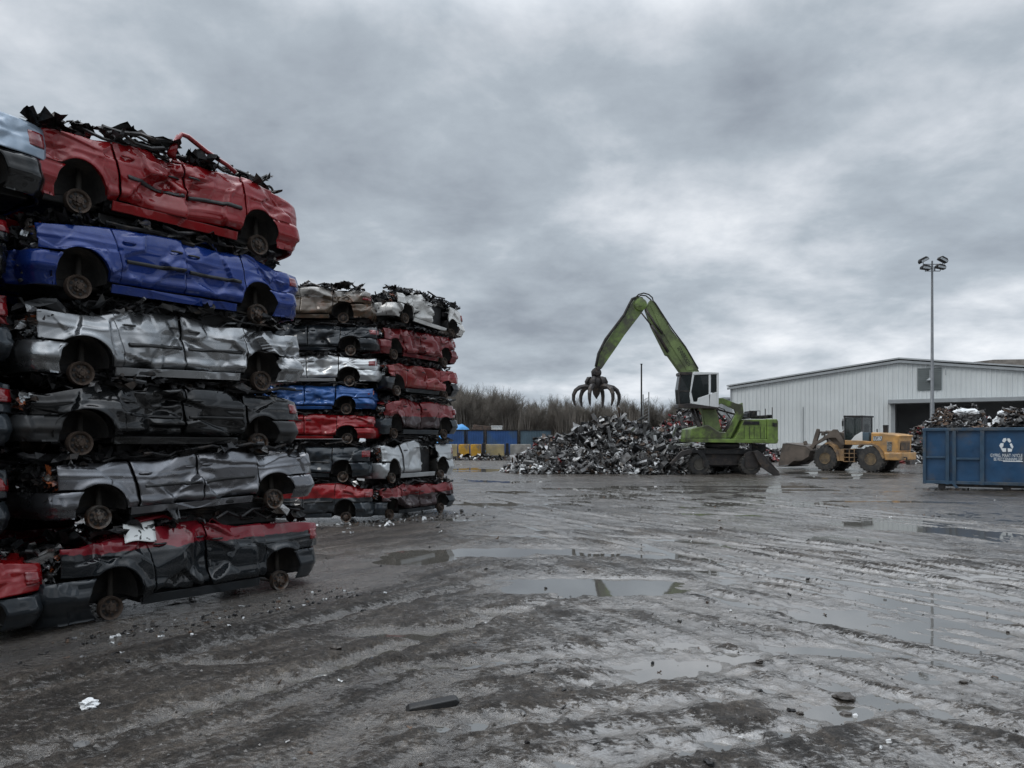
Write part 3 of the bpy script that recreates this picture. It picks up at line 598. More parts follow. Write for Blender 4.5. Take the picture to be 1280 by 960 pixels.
q = MB(); q.box((-.02, -.06, zT - .14), (LN + .03, .12, zT)); q.box((-.02, dd - .12, zT - .14), (LN + .03, dd + .06, zT)); q.box((-.02, .121, zT - .14), (.12, dd - .121, zT)); q.obj('top_rail', M['skiprib'], sk, bevel=.02)
X_ = lambda p: SK.L(p, 570)[0]
for a, b in ((1153.5, 1157.5), (1182, 1186.5), (1225, 1230.5)): MB().box((X_(a), -.045, zB - .1), (X_(b), .058, zT - .141)).obj('rib', M['skiprib'], sk, bevel=.012)
q = MB(); q.box((X_(1190.5), -.045, zB - .1), (X_(1195), .058, zT - .141)); q.prism([(X_(1190.5), zB - .1), (X_(1195), zB - .1), (X_(1199), .12), (X_(1194.5), .10)], -.045, .058)
q.obj('rib', M['skiprib'], sk, bevel=.012)
for k in range(3): xx = X_(1280) + .35 + k * 1.05; MB().box((xx, -.045, zB - .1), (xx + .14, .058, zT - .141)).obj('rib', M['skiprib'], sk, bevel=.012)
q = MB()
for a, b, y in ((1157.5, 1182, 571.5), (1195, 1225, 573.5)):
    z = SK.L((a + b) / 2, y)[1]; q.box((X_(a) + .005, -.02, z - .045), (X_(b) - .005, .058, z + .045))
q.obj('cross_rail', M['skiprib'], sk, bevel=.012); q = MB(); q.box((X_(1157.5), -.03, zB - .08), (LN, .058, zB + .06)); q.obj('bottom_rail', M['skiprib'], sk, bevel=.012)
q = MB()
q.prism([(.02, zB - .06), (LN, zB - .06), (LN, .16), (.95, .16), (.30, .30)], .12, .30); q.prism([(.02, zB - .06), (LN, zB - .06), (LN, .16), (.95, .16), (.30, .30)], dd - .30, dd - .12)
for x in (.75, 3.2, LN - .5): q.lathe([(.14, .02), (.15, .05), (.15, .2), (.14, .22)], (x, .06, .15), 16, 'y')
q.obj('skid_frame', M['dark'], sk)
zk = lambda x, y: SK.L(1220 + x / 21.33, 540 + y / 21.33, 0.05)
q = MB()
for P in ([(700, 230), (735, 168), (798, 160), (815, 215), (762, 280), (712, 268)], [(830, 212), (842, 165), (900, 175), (940, 245), (900, 286), (860, 262)], [(620, 360), (660, 295), (735, 300), (730, 380), (690, 428), (650, 422)],
          [(895, 320), (950, 295), (1000, 400), (968, 448), (930, 400)], [(655, 432), (700, 432), (805, 432), (800, 530), (715, 530)], [(845, 432), (966, 450), (955, 522), (850, 532)]):
    q.prism([zk(*p) for p in P], .045, .059)
q.obj('recycling_mark', M['lettering'], sk)
a, b = zk(385, 665), zk(1240, 585); text_mesh('GYPRG. MAAT: NYCLE', 'lettering_line', M['lettering'], sk, a[0], b[0], a[1], b[1], .05)
a, b = zk(475, 765), zk(1235, 690); text_mesh('BE RECCIENNNMLLEP', 'lettering_line', M['lettering'], sk, a[0], b[0], a[1], b[1], .05)
q = MB(); a, b = zk(720, 790), zk(1250, 776); q.box((a[0], .045, a[1]), (b[0], .059, b[1])); q.obj('lettering_rule', M['lettering'], sk)
# the load in the skip
rg = random.Random(77); mb = MB(); xd, yd = SK.x, SK.y
def skp(x, y, z): return SK.O + xd * x + yd * y + Vector((0, 0, z))
def lz(x, y): return zT - .15 + (.42 + .30 * math.sin(x * 1.9 + .6) + .2 * math.sin(x * 4.1)) * max(0, 1 - ((y - 1.2) / 1.25) ** 2) * smooth01(np.array([x / .8]))[0]
V = [skp(i / 30 * LN, .12 + j / 10 * 2.16, lz(i / 30 * LN, .12 + j / 10 * 2.16)) for i in range(31) for j in range(11)]
mb.add(V, [(i * 11 + j, (i + 1) * 11 + j, (i + 1) * 11 + j + 1, i * 11 + j + 1) for i in range(30) for j in range(10)], 0)
for _ in range(1500):
    x, y = rg.uniform(.15, LN - .1), rg.uniform(.15, 2.25); scrap(mb, skp(x, y, lz(x, y) + rg.uniform(-.05, .16)), rg.uniform(.06, .34), rg, rg.choices(range(6), (9, 5, 1.6, 2.5, .12, 1.5))[0])
for _ in range(70): x, y = rg.uniform(.45, 1.1), rg.uniform(.2, 1.4); scrap(mb, skp(x, y, lz(x, y) + rg.uniform(.0, .4)), rg.uniform(.1, .3), rg, 3, 't')
tag(mb.obj('scrap_load', [M[x] for x in SM]), 'tangled dark scrap piled inside the blue skip', 'scrap', kind='stuff')
def lump(name, loc, size, mat, seed, label, cat, group=None, sub=3, par=None, flat=1.0, rough=.35):
    bm = bmesh.new(); bmesh.ops.create_icosphere(bm, subdivisions=sub, radius=1)
    P = np.array([v.co[:] for v in bm.verts]); n = vn3(P, 1.6, seed) * rough + vn3(P, 4.0, seed + 1) * rough * .55
    for v, k in zip(bm.verts, n): v.co *= (1 + k); v.co.x *= size[0]; v.co.y *= size[1]; v.co.z *= size[2]
    me = bpy.data.meshes.new(name); bm.to_mesh(me); bm.free(); me.materials.append(mat); o = bpy.data.objects.new(name, me); COL.objects.link(o)
    o.location = loc
    if par: o.parent = par
    return tag(o, label, cat, group)
M['foam'] = simple('white crumpled plastic', (.72, .74, .75), .6, 0, .12, 6, bump=.6, bscale=9)
for i, (px, py, s, lb) in enumerate([(1204, 514.5, (.36, .3, .13), 'white crumpled sheet on the middle of the skip load, wider one'), (1216, 515, (.27, .28, .12), 'white crumpled sheet just right of the widest white one on the skip load'),
                                     (1246, 528, (.22, .2, .26), 'upright white crumpled plastic above the recycling mark'), (1252, 516, (.2, .2, .12), 'small white crumpled piece on top of the skip load'), (1261, 532, (.34, .25, .16), 'pale mesh-like crumpled piece at the skip rim above the recycling mark')]):
    x, z = SK.L(px, py, .8); lump('crumpled_plastic', skp(x, .8, z), s, M['foam'], 50 + i, lb, 'plastic', 'white crumpled plastic on the skip load', rough=.55)

# ------------------------------------------------------------------ green material handler
EX = Frame((13.9, 48.9, 0), 0)
z7 = lambda x, y: (830 + x / 6, 440 + y / 6); z3 = lambda x, y: (780 + x / 8.727, 360 + y / 8.727); z4 = lambda x, y: (700 + x / 10.67, 430 + y / 10.67)
M['green'] = simple('worn lime green paint', (.145, .225, .045), .45, 0, .3, 1.4, (.05, .052, .03), (.42, .60), .1, 6, coat=.3)
M['dgreen'] = simple('grimy green paint', (.125, .17, .06), .55, 0, .3, 1.2, (.045, .045, .03), (.46, .68), .1, 6)
M['white_paint'] = simple('white cab paint', (.58, .60, .60), .4, 0, .08, 2, (.3, .29, .26), (.6, .75), coat=.3)
M['steel'] = simple('dark greasy steel', (.035, .031, .030), .5, .3, .4, 4, (.08, .06, .045), (.52, .7), .2, 12)
ex = empty('material_handler', EX.O, 0, label='lime green wheeled scrap handler with raised white cab, long boom and open grab', cat='material handler')
def pr(P, y0, y1, fr=EX, **k): return fr.pts([p for p in P], y0)
def part(name, Ps, mat, par, fr=EX, bevel=.02):
    q = MB()
    for P, y0, y1 in Ps: q.prism(fr.pts(P, y0), y0, y1)
    return q.obj(name, mat, par, bevel=bevel)
# chassis
part('chassis', [([z7(300, 722), z7(600, 722), z7(600, 790), z7(560, 850), z7(320, 850), z7(300, 790)], -.75, .95)], M['steel'], ex)
part('axle_beam', [([z7(330, 800), z7(600, 800), z7(600, 860), z7(330, 860)], -.4, .6), ([z7(215, 735), z7(700, 735), z7(700, 765), z7(215, 765)], -1.0, -.75)], M['dark'], ex)
q = MB(); cx_, _ = EX.L(903, 556, 0); zr = EX.L(903, 559)[1]; q.lathe([(1.05, zr - .05), (1.12, zr), (1.12, zr + .18), (1.0, zr + .36)], (cx_, .1, 0), 32, 'z'); q.obj('slew_ring', M['dark'], ex, auto=True)
q = MB(); q.lathe([(1.35, zr + .12), (1.35, zr + .17)], (cx_, .1, 0), 32, 'z'); q.obj('slew_plate', M['steel'], ex)
M['hubpaint'] = simple('dirty wheel hub', (.06, .055, .045), .6, .1, .3, 6)
def wheel(name, par, c, r, wd, hubmat, tread=26, hubr=.45, deep=.12):
    """tyre with lugs and a dished rim, axis along local y, outer face towards -y"""
    q = MB(); q.lathe([(r * hubr * 1.15, -wd / 2 + .03), (r * .72, -wd / 2), (r * .93, -wd / 2 + .03), (r, -wd / 2 + .10), (r, wd / 2 - .10), (r * .93, wd / 2 - .03), (r * .72, wd / 2), (r * hubr * 1.15, wd / 2 - .03)], c, 40, 'y')
    for i in range(tread):
        a = 6.2832 * i / tread
        for sd in (-1, 1):
            b = a + (3.1416 / tread if sd > 0 else 0); V = []
            for rr in (r * .93, r * 1.035):
                for (da, yy) in ((0, sd * wd * .5), (.09, sd * wd * .5), (.09 + .10, sd * .02), (.10, sd * .02)):
                    y_ = yy * (1.0 if rr > r else .98); V.append((c[0] + rr * math.cos(b + da), c[1] + y_, c[2] + rr * math.sin(b + da)))
            q.add(V, [(0, 1, 2, 3), (7, 6, 5, 4), (0, 4, 5, 1), (1, 5, 6, 2), (2, 6, 7, 3), (3, 7, 4, 0)])
    t = q.obj(name, M['rubber'], par, auto=True)
    q = MB(); f = -wd / 2
    q.lathe([(r * hubr * 1.18, f + .02), (r * hubr * 1.15, f - .015), (r * hubr * 1.02, f + .0), (r * hubr * .96, f + deep), (r * hubr * .55, f + deep), (r * hubr * .5, f + deep * .3), (r * hubr * .32, f + deep * .2), (.001, f + deep * .18)], c, 28, 'y')
    for i in range(8): a = i * .785; q.lathe([(.03, f + deep * .55), (.03, f + deep)], (c[0] + r * hubr * .75 * math.cos(a), c[1], c[2] + r * hubr * .75 * math.sin(a)), 6, 'y')
    q.obj('rim', hubmat, t, auto=True); return t
r_t = .67
for px, yl in ((873, -1.15), (937, -1.15), (873, 1.15), (937, 1.15)):
    x, _ = EX.L(px if yl < 0 else px, 580, -1.15); wheel('wheel', ex, (x, yl, r_t), r_t, .5, M['hubpaint'], 22)
part('mudguard', [([z7(140, 745), z7(200, 728), z7(270, 735), z7(312, 775), z7(318, 865), z7(296, 865), z7(290, 800), z7(255, 760), z7(205, 755), z7(160, 790)], -1.45, -.85)], M['dark'], ex)
part('mudguard', [([z7(610, 760), z7(640, 742), z7(695, 745), z7(712, 800), z7(705, 868), z7(612, 868)], -1.46, -1.42)], M['steel'], ex, bevel=.01)
part('outrigger', [([z7(670, 745), z7(705, 738), z7(745, 765), z7(775, 830), z7(850, 900), z7(878, 922), z7(830, 930), z7(735, 865), z7(700, 810)], -1.75, -1.5)], M['steel'], ex)
part('outrigger', [([z7(215, 740), z7(190, 728), z7(130, 745), z7(45, 835), z7(58, 850), z7(150, 775), z7(205, 760)], -1.75, -1.5)], M['steel'], ex)
part('outrigger', [([z7(650, 745), z7(700, 742), z7(760, 780), z7(870, 905), z7(835, 910), z7(740, 840)], 1.5, 1.75)], M['steel'], ex)
part('toolbox', [([z7(660, 690), z7(765, 690), z7(765, 745), z7(660, 745)], .6, 1.2)], M['dark'], ex)
# upper structure
part('deck', [([z7(190, 650), z7(330, 650), z7(860, 655), z7(852, 685), z7(195, 676)], -1.4, 1.6)], M['green'], ex)
part('front_housing', [([z7(205, 575), z7(330, 545), z7(420, 600), z7(470, 600), z7(470, 649), z7(195, 649)], -1.25, 1.5)], M['green'], ex, bevel=.05)
part('engine_house', [([z7(600, 505), z7(770, 505), z7(770, 654), z7(525, 654), z7(560, 600)], -1.38, 1.5)], M['green'], ex, bevel=.04)
part('counterweight', [([z7(774, 502), z7(850, 502), z7(858, 520), z7(858, 660), z7(845, 688), z7(790, 688), z7(774, 655)], -1.42, 1.55)], M['green'], ex, bevel=.06)
part('vent_grille', [([z7(600, 520), z7(715, 520), z7(715, 545), z7(590, 545)], -1.42, -1.39)], M['dark'], ex, bevel=.005)
part('tail_lamp', [([z7(815, 530), z7(850, 535), z7(850, 560), z7(815, 558)], -1.46, -1.425)], M['dark'], ex, bevel=.005)
q = MB()
for x in (600, 640, 675, 722, 750): a = EX.L(*z7(x, 560), -1.4); b = EX.L(*z7(x + 3, 650), -1.4); q.box((a[0], -1.395, b[1]), (b[0], -1.37, a[1]))
q.obj('panel_seam', M['dark'], ex)
q = MB()
for a, b in (((630, 455), (650, 500)), ((650, 440), (700, 495)), ((700, 475), (800, 498)), ((600, 485), (640, 500)), ((775, 470), (812, 497))): A = EX.L(*z7(*a), -.8); B = EX.L(*z7(*b), -.8); q.box((A[0], -.8, B[1]), (B[0], .6, A[1]))
q.obj('engine_top', M['dark'], ex, bevel=.05)
q = MB()
for x in (760, 812): a = EX.L(*z7(x, 415 if x > 800 else 425), -1.0); b = EX.L(*z7(x, 500), -1.0); q.tube([(a[0], -1, b[1]), (a[0], -1, a[1])], .03, 5)
for x0, x1, y in ((640, 720, 442),): a = EX.L(*z7(x0, y), -1.2); b = EX.L(*z7(x1, y), -1.2); q.tube([(a[0], -1.2, a[1] - .5), (a[0], -1.2, a[1]), (b[0], -1.2, b[1]), (b[0], -1.2, b[1] - .5)], .025, 5)
q.obj('handrail', M['steel'], ex)
# boom
part('boom', [([z3(285, 130), z3(325, 145), z3(520, 455), z3(672, 650), z3(815, 895), z7(300, 270), z7(395, 520), z7(470, 640), z7(320, 650), z7(300, 470), z7(150, 185), z3(490, 735), z3(465, 728), z3(425, 650), z3(305, 410), z3(240, 225)], -.32, .36)], M['dgreen'], ex, bevel=.04)
part('boom_side_plate', [([z3(290, 190), z3(330, 185), z3(560, 560), z3(790, 885), z3(690, 905), z3(520, 640), z3(400, 440)], -.36, -.323)], M['dgreen'], ex, bevel=.006)
x, _ = EX.L(801, 380.6, -.4); _, z = EX.L(801, 380.6, -.4)
q = MB(); q.lathe([(.36, -.46), (.40, -.44), (.40, .46), (.36, .48)], (x, 0, z), 28, 'y'); q.lathe([(.12, -.52), (.12, .54)], (x, 0, z), 12, 'y'); q.obj('elbow_joint', M['green'], ex, auto=True)
part('stick', [([z3(125, 105), z3(200, 95), z3(235, 150), z3(235, 210), z3(190, 275), (780, 419.8), (773, 430.5), z4(640, 205), z4(558, 328), z4(480, 320), z4(475, 290), z4(535, 105)], -.26, .26)], M['green'], ex, bevel=.03)
q = MB()
def tb(P, yl, r, k=7): pts = [EX.L(*p, yl) for p in P]; q.tube([(a, yl, b) for a, b in pts], r, k)
tb([z4(478, 300), z4(512, 130), (757, 424), z3(0, 295), z3(60, 175), z3(90, 120), z3(130, 105)], -.30, .09); tb([z4(490, 280), z4(530, 120), (759, 425), z3(30, 260), z3(110, 125)], .25, .06)
tb([z3(115, 115), z3(160, 70), z3(215, 55), z3(270, 70), z3(310, 105), z3(318, 140), z3(345, 170), z3(520, 440), z3(670, 640), z3(810, 880)], -.34, .045)
tb([z3(125, 110), z3(190, 78), z3(240, 85), z3(290, 125), z3(350, 215), z3(480, 400)], -.2, .045); tb([z3(640, 600), z3(690, 690), z3(760, 800), z3(800, 880)], -.1, .05)
q.obj('hydraulic_hose', M['rubber'], ex, smooth=True)
q = MB(); tb([z3(185, 265), z3(300, 410)], -.42, .05); tb([z3(300, 405), z3(350, 480), z3(480, 700)], -.42, .10, 10); q.obj('stick_cylinder', M['steel'], ex, smooth=True)
q = MB(); tb([z3(230, 215), z3(330, 380), z3(420, 500)], -.38, .07); q.obj('boom_pipe', M['steel'], ex, smooth=True)
a0 = EX.L(*z3(575, 655), -.37); a1 = EX.L(*z3(700, 855), -.37); ang = math.atan2(a1[1] - a0[1], a1[0] - a0[0]); ll = math.hypot(a1[0] - a0[0], a1[1] - a0[1])
text_mesh('SENNEBOGEN', 'boom_lettering', M['dark'], ex, a0[0], a0[0] + ll, a0[1], a0[1] + .26, -.365, .003, ang)
# links and lift cylinders under the cab
part('link_arm', [([z7(415, 345), z7(440, 345), z7(540, 385), z7(590, 395), z7(595, 450), z7(500, 640), z7(450, 645), z7(540, 460), z7(530, 430), z7(430, 385), z7(405, 400)], -1.15, -.9)], M['green'], ex)
part('link_arm', [([z7(285, 430), z7(390, 430), z7(425, 560), z7(390, 650), z7(330, 650)], -.9, -.6)], M['dgreen'], ex)
part('pivot_post', [([z7(560, 390), z7(590, 380), z7(600, 470), z7(560, 560), z7(520, 650), z7(470, 650)], -.6, -.35)], M['green'], ex)
q = MB(); tb([z7(205, 425), z7(250, 540), z7(285, 625)], -1.0, .09); tb([z7(235, 425), z7(300, 620)], -.5, .09); tb([z7(245, 500), z7(290, 630)], -1.0, .15, 10); q.obj('cab_riser', M['steel'], ex, smooth=True)
q = MB(); tb([z7(560, 450), z7(430, 640)], -.75, .16, 10); tb([z7(400, 430), z7(540, 470)], -.7, .06); tb([z7(395, 410), z7(450, 430), z7(500, 500)], -.95, .035); tb([z7(400, 450), z7(460, 520)], -.8, .07); q.obj('lift_cylinder', M['steel'], ex, smooth=True)
# cab
cab = part('cab', [([z7(212, 165), z7(225, 148), z7(410, 152), z7(413, 165), z7(212, 172)], -1.62, -.42), ([z7(212, 172), z7(228, 172), z7(205, 300), z7(222, 375), z7(222, 412), z7(205, 405), z7(192, 330)], -1.6, -1.52),
     ([z7(335, 166), z7(352, 166), z7(345, 415), z7(338, 415)], -1.6, -1.52), ([z7(395, 166), z7(413, 166), z7(410, 415), z7(398, 415)], -1.6, -.45),
     ([z7(222, 375), z7(250, 372), z7(255, 345), z7(335, 318), z7(396, 300), z7(398, 415), z7(222, 413)], -1.6, -1.54)], M['white_paint'], ex, bevel=.02)
part('cab_floor', [([z7(108, 392), z7(200, 385), z7(410, 415), z7(410, 425), z7(230, 420), z7(108, 420)], -1.62, -.42)], M['steel'], cab)
part('side_window', [([z7(225, 170), z7(336, 170), z7(334, 320), z7(252, 348), z7(246, 378), z7(218, 372), z7(204, 300)], -1.57, -1.545)], M['glass'], cab, bevel=0)
part('side_window', [([z7(352, 170), z7(396, 170), z7(396, 296), z7(350, 306)], -1.57, -1.545)], M['glass'], cab, bevel=0)
part('windscreen', [([z7(128, 170), z7(215, 168), z7(192, 300), z7(198, 385), z7(118, 388), z7(110, 280)], -1.56, -.45)], M['glass'], cab, bevel=.03)
part('windscreen_frame', [([z7(120, 150), z7(215, 150), z7(215, 170), z7(120, 172)], -1.6, -.42), ([z7(120, 160), z7(130, 165), z7(114, 290), z7(122, 390), z7(112, 390), z7(104, 285)], -1.6, -1.52), ([z7(118, 290), z7(190, 290), z7(190, 297), z7(116, 297)], -1.6, -1.565)], M['steel'], cab, bevel=.01)
part('operator_seat', [([z7(250, 330), z7(330, 330), z7(330, 240), z7(310, 240), z7(305, 310), z7(250, 310)], -1.2, -.8)], M['dark'], cab)
# grab
GX0, GZ0 = EX.L(745.5, 466, 0)
gb = empty('grab', (GX0, 0, GZ0), 0); gb.parent = ex
px1 = 1 / 931 * 48.9
q = MB(); q.lathe([(.02, -.32), (.2, -.28), (.31, -.15), (.34, 0), (.31, .15), (.2, .28), (.02, .32)], (0, 0, 0), 18, 'y'); q.box((-.2, -.2, -.42), (.2, .2, 0)); q.lathe([(.12, -.36), (.12, .36)], (.08, 0, .28), 10, 'y'); q.obj('grab_rotator', M['steel'], gb, auto=True)
q = MB(); q.lathe([(.25, -.3), (.48, -.42), (.55, -.6), (.50, -.85), (.30, -1.05), (.26, -1.2), (.22, -1.4), (.02, -1.72)], (0, 0, 0), 18, 'z'); q.obj('grab_body', M['steel'], gb, auto=True)
for k in range(6):
    a = k * math.pi / 3 + .12; q = MB(); c, s_ = math.cos(a), math.sin(a)
    prof = [(.42, -.95, .17), (.80, -.90, .17), (1.12, -.97, .16), (1.38, -1.16, .15), (1.52, -1.45, .13), (1.53, -1.75, .11), (1.45, -2.05, .08), (1.38, -2.22, .03)]
    q.tube([(r * c, r * s_, z) for r, z, w in prof], [w for _, _, w in prof], 6); t = q.obj('tine', M['steel'], gb)
    q = MB(); q.tube([(.34 * c, .34 * s_, -.35), (.55 * c, .55 * s_, -.38), (.66 * c, .66 * s_, -.6), (.62 * c, .62 * s_, -.92)], [.10, .13, .13, .09], 8); q.obj('tine_cylinder', M['steel'], t, smooth=True)
q = MB(); q.tube([(-.1, -.25, .3), (-.35, -.3, .05), (-.3, -.3, -.35)], .035, 6); q.tube([(-1.1, -.3, -1.0), (-1.0, -.35, -1.5), (-1.05, -.3, -2.0)], .02, 5); q.obj('hose_loop', M['rubber'], gb, smooth=True)

# ------------------------------------------------------------------ wheel loader
LO = Frame((26.1, 53.2, 0), -50)
zb_ = lambda x, y: (970 + x / 7.11, 510 + y / 7.11)
M['lyellow'] = simple('dirty yellow orange paint', (.47, .25, .07), .5, 0, .22, 1.5, (.17, .12, .075), (.44, .68), .1, 6, coat=.15)
M['mudyellow'] = simple('mud caked yellow paint', (.23, .14, .065), .7, 0, .3, 2.2, (.085, .065, .05), (.44, .62), .3, 12)
M['mudsteel'] = simple('mud brown steel', (.105, .085, .07), .65, .15, .3, 1.6, (.05, .043, .037), (.45, .65), .3, 12)
M['rimmud'] = simple('mud caked rim', (.12, .085, .045), .7, 0, .4, 4, (.05, .04, .03), (.42, .6))
M['cabglass'] = simple('clear cab glass', (.02, .03, .03), .06, var=.2, spec=.5); M['cabglass'].node_tree.nodes['Principled BSDF'].inputs['Alpha'].default_value = .5
ld = empty('wheel_loader', LO.O, LO.a, label='muddy yellow wheel loader with lowered brown bucket beside the warehouse wall', cat='wheel loader')
def lp_(name, Ps, mat, par=ld, bevel=.03): return part(name, Ps, mat, par, LO, bevel)
yn = -1.33
xr, _ = LO.L(1088, 575, yn); xf, _ = LO.L(1031, 573, yn); rr = .90
for x in (xr, xf):
    for y in (yn + .35, 1.0): wheel('wheel', ld, (x, y, rr), rr, .70, M['rimmud'], 20, .40, .2)
lp_('rear_hood', [([zb_(842, 216), zb_(930, 218), zb_(1060, 232), zb_(1110, 245), zb_(1090, 262), zb_(1080, 400), zb_(960, 440), zb_(930, 390), zb_(890, 345), zb_(842, 315)], -1.1, 1.1)], M['lyellow'], bevel=.10)
x1, z1 = LO.L(*zb_(1082, 395), -1.15); x0, _ = LO.L(*zb_(955, 395), -1.15); zl = LO.L(*zb_(1082, 465), -1.15)[1]
q = MB(); q.box((x0, -1.2, zl), (x1 + .30, 1.2, z1)); q.obj('counterweight', M['lyellow'], ld, bevel=.08)
xh = LO.L(*zb_(1080, 300), -1.1)[0]; zt_ = LO.L(*zb_(1080, 285), -1.1)[1]; zm_ = LO.L(*zb_(1080, 380), -1.1)[1]
q = MB(); q.box((xh - .05, -.78, zm_ + .03), (xh + .05, .78, zt_ - .02))
gr = q.obj('radiator_grille', M['dark'], ld, bevel=.01)
q = MB()
for i in range(9): z = zm_ + .1 + i * (zt_ - zm_ - .2) / 8; q.box((xh + .052, -.72, z - .02), (xh + .075, .72, z + .02))
q.obj('grille_bar', M['mudyellow'], gr)
q = MB(); q.box((xh + .3, -.45, .55), (xh + .55, .45, .85)); q.tube([(xh + .3, -.9, zl + .2), (xh + .52, -.9, zl + .2), (xh + .52, -.9, zl - .1)], .06, 6); q.obj('towing_hitch', M['steel'], ld, bevel=.02)
lp_('exhaust_stack', [([zb_(948, 150), zb_(988, 150), zb_(985, 218), zb_(950, 218)], -.25, .05)], M['dark']); lp_('air_intake', [([zb_(892, 185), zb_(900, 185), zb_(900, 215), zb_(892, 215)], .1, .2)], M['dark'])
lp_('side_vent', [([zb_(985, 300), zb_(1028, 300), zb_(1028, 385), zb_(985, 385)], -1.13, -1.105)], M['bare'], bevel=.005)
lp_('number_plate_panel', [([zb_(862, 250), zb_(945, 250), zb_(942, 292), zb_(862, 292)], -1.125, -1.105)], M['grey_scrap'], bevel=.005)
a = LO.L(*zb_(868, 288), -1.14); b = LO.L(*zb_(940, 254), -1.14); text_mesh('LGB7', 'hood_lettering', M['lettering'], ld, a[0], b[0], a[1], b[1], -1.135)
lp_('rear_fender', [([zb_(720, 345), zb_(750, 318), zb_(840, 312), zb_(895, 335), zb_(940, 385), zb_(960, 450), zb_(945, 450), zb_(915, 385), zb_(880, 345), zb_(835, 325), zb_(760, 330), zb_(730, 355)], -1.38, -.9)], M['mudyellow'], bevel=.01)
lp_('front_fender', [([zb_(435, 310), zb_(470, 300), zb_(520, 335), zb_(552, 390), zb_(565, 470), zb_(545, 470), zb_(530, 400), zb_(500, 350), zb_(460, 318), zb_(440, 325)], -1.38, -.85)], M['mudyellow'], bevel=.01)
lp_('platform', [([zb_(610, 285), zb_(770, 290), zb_(845, 300), zb_(845, 318), zb_(770, 330), zb_(612, 325)], -1.2, 1.1)], M['lyellow'])
lp_('frame', [([zb_(545, 380), zb_(700, 360), zb_(720, 440), zb_(940, 440), zb_(940, 480), zb_(550, 480)], -.6, .6), ([zb_(400, 330), zb_(560, 330), zb_(560, 480), zb_(400, 480)], -.5, .5)], M['dark'])
q = MB()
for y in (362, 400, 435, 472): a = LO.L(*zb_(598, y), -1.35); b = LO.L(*zb_(698, y + 8), -1.35); q.box((a[0], -1.35, b[1]), (b[0], -1.0, a[1]))
for x in (598, 648, 692): a = LO.L(*zb_(x, 360), -1.33); b = LO.L(*zb_(x + 7, 474), -1.33); q.box((a[0], -1.34, b[1]), (b[0], -1.30, a[1]))
a = LO.L(*zb_(550, 365), -1.33); b = LO.L(*zb_(598, 470), -1.33); q.box((a[0], -1.33, b[1]), (b[0], -.9, a[1])); q.obj('access_ladder', M['mudyellow'], ld, bevel=.01)
# cab
cyn, cyf = -.85, .75
cb = lp_('cab', [([zb_(598, 66), zb_(770, 66), zb_(774, 80), zb_(598, 82)], cyn - .08, cyf + .08)], M['dark'])
lp_('cab_pillar', [([zb_(602, 82), zb_(612, 82), zb_(612, 290), zb_(606, 290)], cyn, cyn + .08)], M['grey_plastic'], cb, .01); lp_('cab_pillar', [([zb_(757, 82), zb_(770, 82), zb_(768, 290), zb_(757, 290)], cyn, cyn + .08)], M['grey_plastic'], cb, .01)
xc0 = LO.L(*zb_(606, 200), cyn)[0]; xc1 = LO.L(*zb_(768, 200), cyn)[0]; zc0 = LO.L(*zb_(700, 290), cyn)[1]; zc1 = LO.L(*zb_(700, 82), cyn)[1]; zs = LO.L(*zb_(768, 215), cyn)[1]
q = MB(); q.box((xc0 + .05, cyn + .03, zc0), (xc1 - .05, cyn + .05, zc1)); q.obj('side_window', M['cabglass'], cb)
q = MB(); q.box((xc1 - .04, cyn + .08, zs), (xc1 - .02, cyf - .08, zc1)); q.obj('rear_window', M['cabglass'], cb)
q = MB(); q.box((xc0 + .04, cyn + .08, zc0), (xc0 + .06, cyf - .08, zc1)); q.obj('windscreen', M['cabglass'], cb)
q = MB(); q.box((xc0 + .05, cyf - .05, zc0), (xc1 - .05, cyf - .03, zc1)); q.obj('side_window', M['cabglass'], cb)
for x in (xc0, xc1 - .08): MB().box((x, cyf - .08, zc0), (x + .08, cyf, zc1)).obj('cab_pillar', M['dark'], cb)
lp_('cab_door_panel', [([zb_(670, 282), zb_(700, 245), zb_(757, 212), zb_(768, 212), zb_(768, 290), zb_(665, 290)], cyn - .03, cyn + .02)], M['white_paint'], cb, .01)
q = MB(); q.box((xc1 - .02, cyn, zc0 - .1), (xc1 + .45, cyf, zs - .02)); q.obj('cab_back_panel', M['cteal'], cb, bevel=.03)
q = MB(); q.box((xc0 + .75, -.3, zc0), (xc0 + 1.25, .25, zc0 + .5)); q.box((xc0 + 1.15, -.3, zc0 + .5), (xc0 + 1.3, .25, zc0 + 1.2)); q.obj('operator_seat', M['dark'], cb, bevel=.05)
q = MB(); xa_, za_ = LO.L(*zb_(598, 95), cyn - .2); q.tube([(xa_ - .05, cyn - .15, za_), (xa_ - .05, cyn - .15, za_ - .8)], .03, 5); q.box((xa_ - .1, cyn - .22, za_ - .55), (xa_ - .02, cyn - .1, za_ - .15)); q.obj('mirror', M['dark'], cb)
